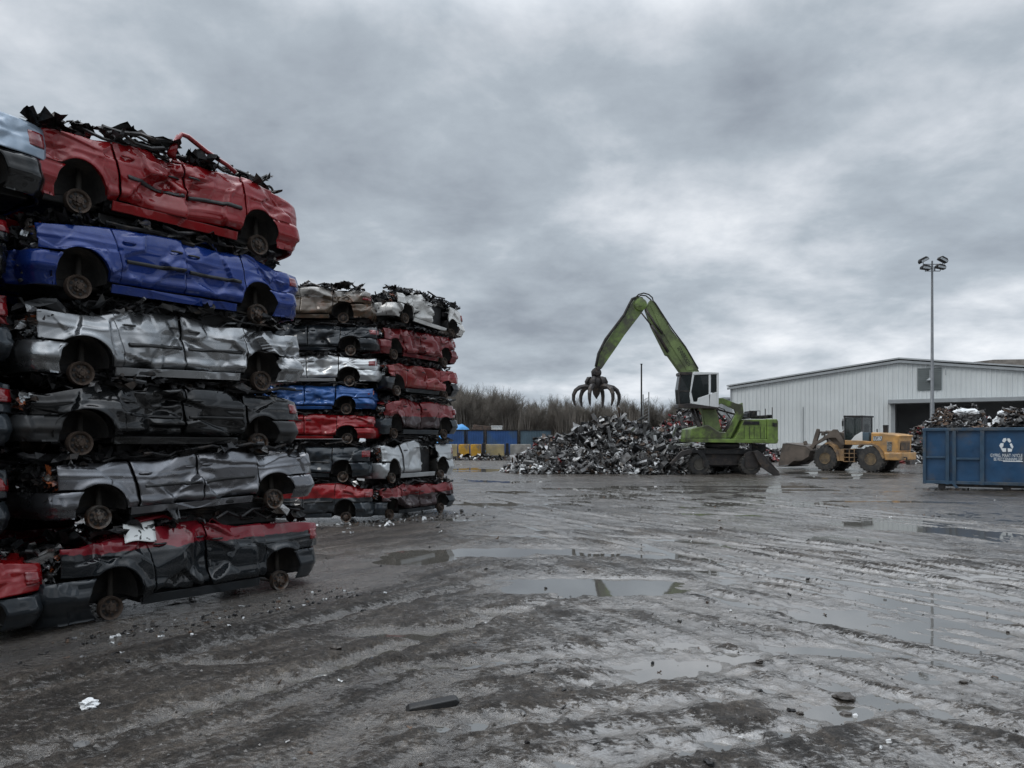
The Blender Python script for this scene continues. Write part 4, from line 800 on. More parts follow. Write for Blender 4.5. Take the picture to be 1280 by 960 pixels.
# lift arms and bucket
for y0, y1 in ((-.95, -.78), (.78, .95)):
    P = LO.pts([zb_(505, 190), zb_(540, 190), zb_(600, 290), zb_(612, 330), zb_(585, 330), zb_(530, 265), zb_(470, 265), zb_(350, 330), zb_(290, 410), zb_(225, 470), zb_(160, 490), zb_(170, 460), zb_(240, 400), zb_(320, 320), zb_(420, 260), zb_(480, 215)], -.95)
    q = MB(); q.prism(P, y0, y1); q.obj('lift_arm', M['mudsteel'], ld, bevel=.02)
for y0 in (-.25,):
    lp_('tilt_lever', [([zb_(360, 183), zb_(380, 187), zb_(382, 230), zb_(350, 330), zb_(335, 400), zb_(310, 400), zb_(318, 320), zb_(340, 240)], -.55, -.35)], M['mudsteel'])
q = MB(); a = LO.L(*zb_(370, 215), -.4); b = LO.L(*zb_(520, 215), -.4); q.tube([(a[0], -.4, a[1]), (b[0], -.4, b[1])], .07, 8); q.tube([((a[0] + b[0]) / 2, -.4, (a[1] + b[1]) / 2), (b[0], -.4, b[1])], .13, 10)
a = LO.L(*zb_(430, 250), -.7); b = LO.L(*zb_(560, 380), -.7); q.tube([(a[0], -.7, a[1]), (b[0], -.7, b[1])], .11, 10); q.obj('tilt_cylinder', M['mudsteel'], ld, smooth=True)
lp_('front_tower', [([zb_(490, 210), zb_(610, 220), zb_(615, 330), zb_(560, 420), zb_(470, 420), zb_(450, 300)], -.6, .6)], M['mudsteel'])
lp_('headlamp', [([zb_(240, 300), zb_(262, 290), zb_(275, 325), zb_(245, 330)], -.8, -.6), ([zb_(400, 210), zb_(430, 210), zb_(430, 245), zb_(400, 245)], -1.0, -.8)], M['mudsteel'])
P = LO.pts([zb_(60, 315), zb_(270, 345), zb_(305, 380), zb_(290, 430), zb_(235, 465), zb_(155, 470), zb_(110, 505), zb_(25, 512), zb_(22, 500)], -1.5)
bk = MB(); bk.prism(P, -1.5, -1.44); bk.prism(P, 1.44, 1.5)
shell = LO.pts([zb_(60, 315), zb_(270, 345), zb_(305, 380), zb_(290, 430), zb_(235, 465), zb_(155, 470), zb_(110, 508), zb_(15, 516)], -1.5)
V = []
for x, z in shell: V += [(x, -1.5, z), (x, 1.5, z)]
for x, z in shell: V += [(x - .03, -1.5, z + .05), (x - .03, 1.5, z + .05)]
n = len(shell); bk.add(V, [(2 * i, 2 * i + 1, 2 * i + 3, 2 * i + 2) for i in range(n - 1)] + [(2 * (n + i), 2 * (n + i) + 2, 2 * (n + i) + 3, 2 * (n + i) + 1) for i in range(n - 1)])
bu = bk.obj('bucket', M['mudsteel'], ld)
q = MB(); a, b = shell[-1], shell[-2]; q.box((a[0] - .12, -1.52, a[1] - .03), (b[0], 1.52, a[1] + .02))
q.obj('cutting_edge', M['steel'], bu)

# ------------------------------------------------------------------ crushed cars
XF, XB, AR, AZ = -1.22, 1.22, .312, .13       # axles, wheel arch radius and centre height
class Car:
    def __init__(s, seed, hs, crush, res, dents, light):
        s.rs = np.random.RandomState(seed); s.seed = seed; s.hs = hs; s.res = res; s.crush = crush; s.dents = dents; s.light = light
        k = 95; s.c = s.rs.uniform([-2.2, -1.0, -.2], [2.2, 1.0, 1.2], (k, 3)); s.h = s.rs.uniform(-1, 1, k); s.g = s.rs.normal(0, 5.0, (k, 3))
        s.kx = np.linspace(-2.1, 2.1, 9); s.kd = s.rs.uniform(-.02, .15, 9); k2 = 260; s.c2 = s.rs.uniform([-2.2, -1.0, -.2], [2.2, 1.0, 1.2], (k2, 3)); s.h2 = s.rs.uniform(-1, 1, k2); s.g2 = s.rs.normal(0, 8.5, (k2, 3))
    def facet(s, P, fine):
        c, h, g_, w0 = (s.c2, s.h2, s.g2, .0014) if fine else (s.c, s.h, s.g, .0035)
        d2 = ((P[:, None, :] - c[None]) ** 2 * np.array([1, .6, 1.4])).sum(2); d2 -= d2.min(1, keepdims=True)
        w = np.exp(-d2 / w0); w /= w.sum(1, keepdims=True)
        v = h[None] + ((P[:, None, :] - c[None]) * g_[None]).sum(2)
        return np.clip((w * v).sum(1), -1.6, 1.6)
    def deform(s, P, N, amp, off):
        a = np.interp(P[:, 0], [-2, -1.4, -.8, -.3, .1, .5, 1.0, 1.5, 2], s.crush) if amp is None else np.full(len(P), amp)
        f = (s.facet(P, False) * .75 + s.facet(P, True) * .30 * smooth01(.35 + 1.3 * vn3(P, 1.6, s.seed + 3))) * (.25 + 1.0 * smooth01(.5 + 1.2 * vn3(P, 1.1, s.seed + 7))) + vn3(P, 1.3, s.seed) * .5
        d = a * f - a * .4
        for (dx, dz, dr, dd) in s.dents:
            rx = (P[:, 0] - dx); rz = (P[:, 2] - dz) * 1.2; r = np.hypot(rx, rz) / dr; an = np.arctan2(rz, rx)
            r = r * (1 + .22 * np.sin(an * 3 + dx * 7) + .15 * np.sin(an * 7 + 2))
            d -= dd * np.where(np.abs(N[:, 1]) > .5, 1, .2) * np.clip(1 - r, 0, 1) ** 1.1
        Q = P + N * d[:, None]
        Q[:, 0] += .35 * a * vn3(P, 2.1, s.seed + 5); Q[:, 2] += .5 * a * vn3(P, 1.7, s.seed + 9)
        return Q + np.array(off)
    def panel(s, name, X, Y, Z, N, mat, par, flip=False, amp=None, skirt=.045, jig=.006, inward=None, shear=None):
        nx, nz = X.shape; P = np.stack([X.ravel(), Y.ravel(), Z.ravel()], 1); Nn = np.broadcast_to(np.array(N, float), P.shape) if not isinstance(N, np.ndarray) else N
        Q = s.deform(P, Nn, amp, s.rs.normal(0, jig, 3) * np.array([.6, 1, .5])); Q[:, 2] *= s.hs * (1 - np.interp(Q[:, 0], s.kx, s.kd) * smooth01((P[:, 2] - .25) / .5))
        if name in ('front_door', 'rear_door', 'front_fender', 'rear_quarter'):
            s.sh = (s.rs.normal(0, .022), Q[:, 0].mean(), s.rs.normal(0, .03), s.rs.normal(0, .012))
        if name in ('front_door', 'rear_door', 'front_fender', 'rear_quarter') or shear:
            a_, mx_, b_, c_ = shear or s.sh; Q[:, 1] += Nn[:, 1] * (a_ * (Q[:, 0] - mx_) + b_ * (Q[:, 2] - .3)); Q[:, 2] += c_ * (Q[:, 0] - mx_)
        Fs = grid_faces(nx, nz, flip); id_ = np.arange(nx * nz).reshape(nx, nz)
        loop = np.concatenate([id_[:-1, 0], id_[-1, :-1], id_[:0:-1, -1], id_[0, :0:-1]])
        B = Q[loop]; cen = Q.mean(0); inn = -Nn[loop] if inward is None else np.broadcast_to(np.array(inward, float), B.shape)
        dirc = cen - B; dirc /= np.linalg.norm(dirc, axis=1, keepdims=True) + 1e-6
        S1 = B + inn * .006 ; S2 = B + inn * skirt + dirc * .012
        n0 = len(Q); m_ = len(loop); ar = np.arange(m_); nx_ = (ar + 1) % m_
        a1 = np.stack([loop[nx_], loop[ar], n0 + ar, n0 + nx_], 1); a2 = np.stack([n0 + nx_, n0 + ar, n0 + m_ + ar, n0 + m_ + nx_], 1)
        if flip: a1 = a1[:, ::-1]; a2 = a2[:, ::-1]
        return mk(name, np.concatenate([Q, S1, S2]), np.concatenate([Fs, a1, a2]), mat, par, smooth=True)
def arch(x, z0, ctr, lo=-9, hi=9):
    r2 = AR * AR - (x - ctr) ** 2; return np.where(r2 > 0, np.maximum(z0, AZ + np.sqrt(np.maximum(r2, 0))), z0)
def halfw(x, z):
    w = .80 * (1 - .07 * ((z - .36) / .42) ** 2) - .30 * np.maximum(z - .66, 0) ** 1.2 + .010 * np.exp(-((z - .56) / .03) ** 2) - .05 * np.maximum(z - .48, 0) + .030 * smooth01((.27 - z) / .09) - .045 * smooth01((.165 - z) / .05)
    for c in (XF, XB): d = np.hypot(x - c, z - AZ); w = w + .026 * np.exp(-((d - AR - .01) / .05) ** 2)
    e = np.clip((np.abs(x) - 1.45) / .55, 0, 1); return w * (1 - .22 * e ** 2.6)
def topz(x): return np.interp(x, [-2, -1.85, -1.0, -.6, .2, 1.0, 1.4, 1.95], [.64, .68, .77, .82, .83, .82, .80, .74])
def slope(x): return np.interp(x, [-1.1, -.74, -.4, .1, .5, .95, 1.3], [0, 1, .8, .35, .25, .1, 0])
def cols(x0, x1, res, extra=()):
    a = np.linspace(x0, x1, max(3, int((x1 - x0) / res) + 1)); ex = []
    for c in (XF, XB):
        t = np.linspace(0, math.pi, 41); e = c - (AR + .001) * np.cos(t); ex.append(e[(e > x0) & (e < x1)])
    a = np.unique(np.round(np.concatenate([a] + ex), 4)); k = np.concatenate([[True], np.diff(a) > .004]); k[-1] = True; return a[k]
def make_car(seed, hs, pm, crush, label, group, loc, yaw, tilt=0, roll=0, res=.03, dents=(), roofh=.16, lower=None, frame=False, mould=True, tail=True, head=True, wheels=(1, 1), missing=(), lens=None, clutter=1.0, bumper=None, handle=True, nose=0.0, zlow=0.0, cap=.965):
    c = Car(seed, hs, crush, res, dents, 0); rg = random.Random(seed)
    root = empty('crushed_car', loc, 0, label=label, cat='car', group=group)
    root.rotation_euler = Matrix.Rotation(yaw, 4, 'Z').to_euler(); root.rotation_euler = (Matrix.Rotation(yaw, 3, 'Z') @ Matrix.Rotation(-tilt, 3, 'Y') @ Matrix.Rotation(roll, 3, 'X')).to_euler()
    paint_, low = pm, (lower or pm)
    for sd in (-1, 1):
        rs_ = res if sd < 0 else .09; fl = sd > 0
        def sp(name, x0, x1, zb, zt, mat=paint_, **k):
            if sd < 0 and name in missing: return None
            xs = cols(x0, x1, rs_); nz = max(4, int(.7 / rs_)); v = np.linspace(0, 1, nz)
            lo, hi = zb(xs), zt(xs); Z = lo[:, None] + (hi - lo)[:, None] * v[None]; X = np.repeat(xs[:, None], nz, 1); Y = sd * halfw(X, Z)
            Xs = X - .17 * slope(X) * np.maximum(Z - .3, 0)
            o = c.panel(name, Xs, Y, Z, (0, sd, 0), mat, root, flip=fl, **k)
            return o
        fz = lambda x: arch(x, np.where(x < XF, .37, .095), XF)
        tz = topz
        sp('front_fender', -1.68 - nose * .6, -.765, fz, tz)
        fd = sp('front_door', -.745, .085, lambda x: x * 0 + .105, tz); shf = c.sh
        rd = sp('rear_door', .105, .935, lambda x: arch(x, x * 0 + .105, XB), tz); shr = c.sh
        sp('rear_quarter', .955, 1.93, lambda x: arch(x, np.where(x > XB, .38, .095), XB), lambda x: tz(x) + .0)
        sp('sill', -.85, .85, lambda x: x * 0 - .01, lambda x: x * 0 + .088, low, amp=.008)
        if sd < 0 and mould:
            for d_, x0, x1, sh_ in ((fd, -.66, .06, shf), (rd, .14, .88, shr)):
                if d_ is None: continue
                xs = np.linspace(x0, x1, 24); zr = np.linspace(.36, .405, 3); X = np.repeat(xs[:, None], 3, 1); Z = np.repeat(zr[None], 24, 0); Y = -halfw(X, Z) - .018
                c.panel('door_moulding', X - .17 * slope(X) * np.maximum(Z - .3, 0), Y, Z, (0, -1, 0), M['black_plastic'], d_, skirt=.03, jig=.002, shear=sh_)
        if sd < 0 and handle:
            for d_, xx, sh_ in ((fd, -.02, shf), (rd, .22, shr), (fd, -.60, shf)):
                if d_ is None: continue
                p0 = np.array([[xx, -halfw(np.array([xx]), np.array([.64]))[0], .64]]); p1 = c.deform(p0, np.array([[0, -1., 0]]), None, (0, 0, 0))[0]; p1[2] *= (1 - np.interp(xx, c.kx, c.kd)) ; p1[1] -= sh_[0] * (xx - sh_[1]) + sh_[2] * (p1[2] * hs - .3)
                q = MB(); n = 9; P = [(p1[0] - .17 * slope(xx) * .34 + (i / (n - 1) - .5) * .17, p1[1] - .012 - .022 * math.sin(math.pi * i / (n - 1)), p1[2] * hs) for i in range(n)]
                q.tube(P, [.006] + [.014] * (n - 2) + [.006], 6); q.obj('door_handle', M['black_plastic'] if rg.random() < .7 else low, d_, smooth=True)
        # dark wheel wells
        for ctr in (XF, XB):
            q = MB(); n = 14; rr_ = AR - .004; V = []
            for i in range(n + 1):
                a = math.pi * (1.06 - 1.12 * i / n); V += [(ctr + rr_ * math.cos(a), sd * .765, (AZ + rr_ * math.sin(a)) * hs), (ctr + rr_ * .96 * math.cos(a), sd * .40, (AZ + rr_ * .95 * math.sin(a)) * hs)]
            Fs = [(2 * i, 2 * i + 1, 2 * i + 3, 2 * i + 2) for i in range(n)]
            k = len(V); V.append((ctr, sd * .40, AZ * hs)); Fs += [(2 * i + 1, k, 2 * i + 3) for i in range(n)]
            q.add(V, Fs); q.obj('wheel_arch_liner', M['liner'], root, smooth=True)
            if sd < 0 and (ctr == XF and wheels[0] or ctr == XB and wheels[1]) or sd > 0:
                sc = wheels[0] if ctr == XF else wheels[1]
                if sd > 0: sc = 1
                r = .145 * sc; q = MB(); wy = sd * .73; prof = [(r * .80, .0), (r * .97, -.015), (r, .0), (r, .075), (r * .86, .09), (r * .5, .12), (.04, .13)]
                prof = [(a, wy + (b if sd < 0 else -b)) for a, b in prof]; front = [(r * .78, .012), (r * .70, .030), (r * .46, .022), (r * .42, .0), (r * .24, -.012), (r * .22, -.03), (.003, -.034)]
                front = [(a, wy + (b if sd < 0 else -b)) for a, b in front]
                q.lathe((front[::-1] + prof) if sd < 0 else (front[::-1] + prof)[::-1], (ctr, 0, 0), 26, 'y')
                for j in range(5):
                    a = j * 1.2566 + seed; q.lathe([(.014, wy - .012 * -sd - .014), (.014, wy + .03)], (ctr + r * .33 * math.cos(a), 0, r * .33 * math.sin(a)), 6, 'y')
                for j in range(8):
                    a = j * .7854 + .3; q.lathe([(.019, wy + sd * .004), (.019, wy - sd * .02)][::(1 if sd > 0 else -1)], (ctr + r * .58 * math.cos(a), -sd * .022, r * .58 * math.sin(a)), 8, 'y', 1)
                q.obj('wheel', [M['hubsteel'] if rg.random() < .5 else M['rust'], M['dark']], root, auto=True)
            q = MB(); q.tube([(ctr, sd * .64, 0), (ctr + .03, sd * .3, .05)], .05, 8); q.tube([(ctr + .06, sd * .55, .0), (ctr + .1, sd * .48, .42 * hs)], [.045, .03], 8); q.tube([(ctr - .05, sd * .6, -.01), (ctr + .35 * (1 if ctr < 0 else -1), sd * .45, .06)], .022, 6); q.obj('suspension', M['liner'], root, smooth=True)
    # bumpers wrap round the ends
    for e, nm in ((-1, 'front_bumper'), (1, 'rear_bumper')):
        if nm in missing: continue
        nz = 12; zs_ = np.linspace(zlow if e < 0 else .0, .35 if e < 0 else .36, nz); U = np.linspace(0, 1, int(90 * .03 / res) + 12); rows = []
        for u in U:
            t = (u - .5) * 2; at = abs(t); s_ = np.sign(t) if t else 1
            if at > .72:
                k = (at - .72) / .28; xe = -1.48 if e < 0 else 1.48
                xa_ = np.abs(XF) + np.sqrt(np.maximum(AR ** 2 - (zs_ - AZ) ** 2, 0)); x = ((1.54 + nose if e < 0 else 1.62) * (1 - k) + xa_ * k); y = s_ * halfw(np.array(x) * 0 + 1.5, zs_)
                x_ = x; y_ = y * (1.0)
            else:
                an = at / .72 * math.pi / 2; x_ = (1.54 + nose if e < 0 else 1.62) + (.32 if e < 0 else .36) * math.cos(an) ** .62 + zs_ * 0; y_ = s_ * halfw(zs_ * 0 + 1.5, zs_) * math.sin(an) ** .72
            bul = .035 * np.sin(np.clip(zs_ / .35, 0, 1) * math.pi) - .02 * (zs_ < .04)
            rows.append(np.stack([e * (x_ + bul * (at < .75)), y_ + s_ * bul * .6, zs_], 1))
        A = np.array(rows); X, Y, Z = A[..., 0], A[..., 1], A[..., 2]
        N = np.stack([X * 0 + e * .6, np.sign(Y) * .8 * (np.abs(Y) > .5), X * 0], -1); N /= np.linalg.norm(N, axis=-1, keepdims=True)
        c.panel(nm, X, Y, Z, N.reshape(-1, 3), bumper or low, root, flip=(e > 0), amp=.045 if e < 0 else .025, inward=(-e, 0, 0), skirt=.03)
    # crushed decks
    def deck(name, x0, x1, hw, dz, amp, mat, z=None, sag=0.0):
        xs = np.arange(x0, x1 + 1e-6, max(res, .03)); ys = np.arange(-hw, hw + 1e-6, max(res * 1.2, .035)); X, Y = np.meshgrid(xs, ys, indexing='ij')
        wd = (halfw(X, X * 0 + .72)) / .80; Z = topz(X) + dz - sag * np.cos(Y / hw * 1.5) * np.sin((X - x0) / (x1 - x0) * math.pi) - .07 * (np.abs(Y) / hw) ** 4
        return c.panel(name, X, Y * wd, Z, (0, 0, 1), mat, root, flip=False, amp=amp, inward=(0, 0, -1), skirt=.02)
    if 'bonnet' not in missing: deck('bonnet', -1.72 - nose, -.80, .74, .01, .075, paint_, sag=.05)
    deck('roof', -.86, 1.05, .66, roofh * .45, .11, paint_, sag=.06)
    deck('boot_lid', 1.08, 1.93, .73, .0, .06, paint_, sag=.03)
    # window frames and pillars folded flat
    q = MB()
    for k in range(int(9 * clutter)):
        x = rg.uniform(-1.0, 1.3); y = -rg.uniform(.45, .74); L_ = rg.uniform(.2, .6); z = float(topz(x)) + rg.uniform(-.03, roofh * .55)
        P = [(x + (t - .5) * L_ * 2, y + rg.uniform(-.05, .05), (z + rg.uniform(-.05, .06)) * hs) for t in (0, .25, .5, .75, 1)]; q.tube(P, rg.uniform(.012, .028), 5)
    q.obj('bent_pillar', M['dark'], root)
    q = MB()
    for k in range(int(90 * clutter)):
        x = rg.uniform(-1.7, 1.7); scrap(q, (x, -rg.uniform(.1, .72), (float(topz(x)) + rg.uniform(-.02, roofh * .7)) * hs), rg.uniform(.08, .26), rg, rg.choices((0, 1, 2), (8, 2, .8))[0], rg.choice('sssssst'), .4)
    tag(q.obj('torn_trim', [M['dark'], M['grey_plastic'], M['bare']], root), kind='stuff')
    if frame:
        q = MB(); P = [(-.50, -.70, .80), (-.42, -.72, 1.02), (-.36, -.70, 1.10), (-.26, -.69, 1.10), (.0, -.70, .99), (.30, -.72, .90), (.42, -.73, .84)]
        q.tube([(x + .42, y, z * hs) for x, y, z in P], [.035, .032, .03, .034, .034, .03, .03], 6); q.tube([(-.10, -.73, .80 * hs), (-.02, -.70, .97 * hs), (.02, -.69, 1.07 * hs)], [.06, .045, .03], 6)
        q.obj('window_frame', paint_, root, smooth=True)
    # shell inside and floor
    q = MB(); q.box((-.86, -.54, .0), (.86, .54, .70 * hs)); q.box((-.9, -.5, .701 * hs), (1.3, .5, cap * hs)); q.box((-.86, -.72, -.0), (.86, -.541, .07)); q.box((-.86, .541, 0), (.86, .72, .07)); q.box((-1.78, -.38, .02), (-.861, .38, .60 * hs)); q.box((.861, -.38, .02), (1.86, .38, .66 * hs)); q.box((-1.5, -.60, .45 * hs), (-.87, .60, .58 * hs)); q.box((.87, -.60, .47 * hs), (1.7, .60, .62 * hs)); q.obj('body_shell', M['dark'], root, bevel=.02)
    # front: smashed lamp pockets and engine clutter
    q = MB()
    for k in range(int(150 * clutter)):
        y = rg.uniform(-.66, .66); x = -1.56 - nose - rg.uniform(0, .24) * (1 - (y / .85) ** 2) - rg.uniform(0, .06); z = rg.uniform(.10, .66)
        scrap(q, (x, y, z * hs), rg.uniform(.05, .19), rg, rg.choices((0, 1, 2, 3), (7, 2.5, 3.0, .5))[0], rg.choice('sssbta'))
    tag(q.obj('engine_bay_wreckage', [M['dark'], M['grey_plastic'], M['bare'], M['rust']], root), kind='stuff')
    if head:
        for sd in (-1, 1):
            q = MB()
            for k in range(16): scrap(q, (-1.69 - nose * .8 + rg.uniform(-.07, .07), sd * (.63 + rg.uniform(-.05, .06)), (.52 + rg.uniform(-.12, .12)) * hs), rg.uniform(.04, .11), rg, rg.choices((0, 1, 2), (3, 3, 3))[0], 's')
            q.obj('headlight', [M['dark'], M['orange'], lens or M['lens']], root)
    # rear: panel and lamps
    ys = np.linspace(-.60, .60, 22); zs_ = np.linspace(.34, .73, 9); Y, Z = np.meshgrid(ys, zs_, indexing='ij'); X = 1.93 - .08 * (Y / .6) ** 2 - (Z - .34) * .08
    c.panel('tailgate', X, Y, Z, (1, 0, 0), paint_, root, amp=.05)
    if tail:
        for sd in (-1, 1):
            ts = np.linspace(0, 1, 10); zs_ = np.linspace(.50, .67, 9); T, Z = np.meshgrid(ts, zs_, indexing='ij'); an = T * 1.35
            X = 1.74 + .21 * np.sin(an) - .03 * (Z - .5); Y = sd * (halfw(X * 0 + 1.74, Z) - .002 - .20 * (1 - np.cos(an))); N = np.stack([np.sin(an), sd * np.cos(an), an * 0], -1).reshape(-1, 3)
            P = np.stack([X.ravel(), Y.ravel(), Z.ravel()], 1) + N * .012
            c.panel('tail_light', P[:, 0].reshape(X.shape), P[:, 1].reshape(X.shape), P[:, 2].reshape(X.shape), N, M['tail'], root, flip=(sd > 0), amp=.012, inward=(-.7, -sd * .7, 0))
    return root

C_RED = paint('bright red car paint', (.22, .004, .007), .1, .26, dirt=.25)
C_BLUE = paint('royal blue car paint', (.007, .032, .19), .25, .24, dirt=.30)
C_SIL = paint('silver car paint', (.27, .28, .29), .85, .25, dirt=.35)
C_BLK = paint('black car paint', (.005, .006, .007), .0, .2, dirt=.2)
C_GSIL = paint('dark silver car paint', (.17, .175, .19), .85, .25, dirt=.4)
C_TWO = paint('near black paint with maroon above', (.006, .009, .012), .0, .22, (.17, .008, .016), .70, dirt=.2)
C_MAR = paint('maroon deck paint', (.17, .008, .016), .2, .3, dirt=.35)
C_DKL = paint('dark slate paint', (.013, .018, .023), .2, .32, dirt=.3)
C_PBL = paint('pale blue grey car paint', (.23, .29, .36), .5, .35, dirt=.25)
C_RDK = paint('dark red car paint', (.13, .006, .009), .1, .28, dirt=.3)
C_RPK = paint('faded red car paint', (.20, .014, .016), .1, .32, dirt=.35, rust=.25)
C_WHT = paint('white car paint', (.62, .62, .60), 0, .35, dirt=.35)
C_BRN = paint('brown burnt paint', (.085, .062, .042), .1, .5, (.36, .35, .33), .58, dirt=.6, rust=.45)
C_BL2 = paint('mid blue car paint', (.02, .085, .27), .3, .3, dirt=.35)
C_SIL2 = paint('bright silver car paint', (.50, .52, .53), .6, .3, dirt=.25)
C_RTWO = paint('slate panel paint with red above', (.03, .036, .042), .1, .35, (.27, .014, .018), .52, dirt=.4)
C_DR2 = paint('dark brown red paint with bright red above', (.035, .018, .02), .1, .3, (.17, .010, .013), .50, dirt=.35)
C_NAV = paint('dark navy grey paint', (.02, .028, .036), .2, .35, dirt=.45)

def on_line(A, deg, px):   # distance along a row line where the photograph column px crosses it
    a = (px - CX) / F; dx, dy = math.sin(R(deg)), math.cos(R(deg)); return (a * A[1] - A[0]) / (dx - a * dy)
def place(A, deg, pf, pr_):
    """hub pixels (front, rear) on a row line -> car origin, tilt"""
    dx, dy = math.sin(R(deg)), math.cos(R(deg)); sf, sr = on_line(A, deg, pf[0]), on_line(A, deg, pr_[0]); r = []
    for s_, p in ((sf, pf), (sr, pr_)): d = A[1] + s_ * dy; r.append(CAMZ - (p[1] - HY) / F * d)
    sm = (sf + sr) / 2; tilt = math.atan2(r[1] - r[0], sr - sf); z = (r[0] + r[1]) / 2
    nx_, ny_ = -dy, dx  # away from the camera
    return (A[0] + sm * dx + nx_ * .76, A[1] + sm * dy + ny_ * .76, z), tilt
A1, D1 = (-4.957, 9.12), 38.0
hubs1 = [((103, 251.5), (323, 305)), ((98.5, 358), (325, 392)), ((105, 466.5), (329, 476)), ((94, 554), (330, 554)), ((119, 648), (351, 623)), ((135, 766.6), (355, 730))]
P1 = [place(A1, D1, *h) for h in hubs1]
yaw1 = R(90 - D1)
spec1 = [
 (dict(pm=C_RED, crush=[.05, .05, .05, .08, .07, .03, .04, .07, .06], dents=[(-.1, .62, .30, .13), (-1.5, .5, .2, .06), (-.45, .3, .22, .05), (1.5, .6, .25, .07)], frame=True, lower=None, roofh=.2, tail=False), 'bright red crushed car on top of the front stack, one window frame still standing'),
 (dict(pm=C_BLUE, crush=[.05, .035, .02, .03, .03, .018, .02, .04, .04], dents=[(.0, .55, .20, .06), (.5, .2, .25, .04)], handle=True), 'royal blue crushed car directly under the bright red one'),
 (dict(pm=C_SIL, crush=[.06, .03, .03, .06, .09, .035, .03, .09, .09], dents=[(.02, .55, .26, .13), (-.4, .2, .3, .05), (.55, .18, .3, .05), (1.75, .45, .25, .10)], lower=C_SIL, tail=False), 'silver crushed car under the blue one, dented between its doors'),
 (dict(pm=C_BLK, crush=[.07, .05, .05, .09, .08, .03, .05, .04, .04], dents=[(-.4, .55, .4, .10), (0, .25, .2, .05)], bumper=M['black_plastic'], nose=.1), 'black crushed car between the two silver ones of the front stack'),
 (dict(pm=C_GSIL, crush=[.08, .04, .04, .06, .05, .05, .05, .06, .07], dents=[(.05, .6, .25, .07), (-.4, .2, .3, .05), (.5, .2, .3, .05)], tail=False), 'dark silver crushed car resting on the maroon topped bottom car'),
 (dict(pm=C_TWO, crush=[.05, .05, .05, .09, .08, .025, .03, .04, .03], dents=[(-.15, .35, .28, .10), (-1.2, .6, .3, .05)], lower=C_DKL, bumper=C_DKL, mould=False, nose=.22, zlow=-.1), 'bottom car of the front stack, near-black sides under a maroon top')]
for i, (k, lb) in enumerate(spec1):
    (loc, tilt) = P1[i]; zabove = P1[i - 1][0][2] if i else loc[2] + 1.06
    hs = min(1.22, max(.92, (zabove - loc[2] - .04) / .93))
    if i == 0: hs = 1.12; k['cap'] = .80
    if i == 5: loc = (loc[0], loc[1], .165)
    make_car(100 + i, hs, label=lb, group='crushed cars of the front stack', loc=loc, yaw=yaw1 + R([0, .5, -.6, .8, -1.2, .5][i]), tilt=tilt, res=.021, **k)
# stickers, glass and the torn maroon deck on the bottom car are parts of it
bot = [o for o in COL.objects if o.get('label', '').startswith('bottom car of the front')][0]
q = MB(); n = 10; V = []
for i in range(n):
    for j in range(n):
        u, v = i / (n - 1), j / (n - 1); V.append((-1.12 + u * .42 + .08 * v, -.86 + v * .24 + .05 * u, .80 + .22 * v + .02 * math.sin(u * 5) * math.cos(v * 4)))
q.add(V, [(i * n + j, (i + 1) * n + j, (i + 1) * n + j + 1, i * n + j + 1) for i in range(n - 1) for j in range(n - 1)])
stt = NT('white sheet with dark splash'); dn = stt.ramp(stt.noise(5.5, 3, .5, 1.2, off=(2.2, 1.0, 0)), [(.58, 0), (.60, 1)])
stt.link(stt.mix(dn, (.66, .68, .67), (.03, .035, .035)), stt.b.inputs['Base Color']); stt.b.inputs['Roughness'].default_value = .4
o = q.obj('sticker_sheet', stt.mat, bot, smooth=True); sm_ = o.modifiers.new('thick', 'SOLIDIFY'); sm_.thickness = .006; o['label'] = 'white sheet with a dark splash printed on it'

# neighbour stack on the left, only its rear corners are in the picture
dirv = Vector((math.sin(R(D1)), math.cos(R(D1)), 0)); nrm = Vector((-math.cos(R(D1)), math.sin(R(D1)), 0))
spec0 = [(5.02, C_PBL, C_BLK, 'pale blue grey crushed car on top of the nearest stack, red tail lamp showing', .22), (4.08, C_BLK, C_BLK, 'black crushed car second from the top of the nearest stack', -.12), (3.14, C_RDK, C_NAV, 'dark red crushed car third from the top of the nearest stack', -.1),
         (2.18, C_NAV, C_NAV, 'navy grey crushed car third from the ground in the nearest stack', -.08), (1.2, C_DKL, C_DKL, 'slate dark crushed car on the red bottom car of the nearest stack', -.12), (.15, C_RED, C_DKL, 'red bottom car of the nearest stack with a dark bumper', .20)]
for i, (z, pm, lw, lb, ds) in enumerate(spec0):
    s_ = -.90 + ds - 1.95; p = Vector((A1[0], A1[1], z)) + dirv * s_ + nrm * (.72 - (.10 if i in (0, 5) else 0))
    make_car(200 + i, 1.12 if i == 0 else 1.0, pm=pm, crush=[.05] * 6 + [.06, .05, .05], label=lb, group='crushed cars of the nearest stack', loc=p, yaw=yaw1 + R(rnd.uniform(-1, 1)), res=.03, lower=lw, bumper=lw, dents=[(1.6, .6, .25, .05)], clutter=.25 if i == 0 else .6, cap=.78 if i == 0 else .965)

def copy_tree(o, parent=None):
    c = o.copy(); COL.objects.link(c); c.parent = parent
    for ch in list(o.children): copy_tree(ch, c)
    return c
fr = [o for o in COL.objects if o.get('group') == 'crushed cars of the front stack']
for i, o in enumerate(fr[:6]):
    c = copy_tree(o); c.location = Vector(o.location) + nrm * 1.85 - dirv * (1.9 + .1 * (i % 3))
    c['group'] = 'crushed cars in the row behind the front stack'; c['label'] = 'crushed car in the row behind, glimpsed through the gaps of the front stack'
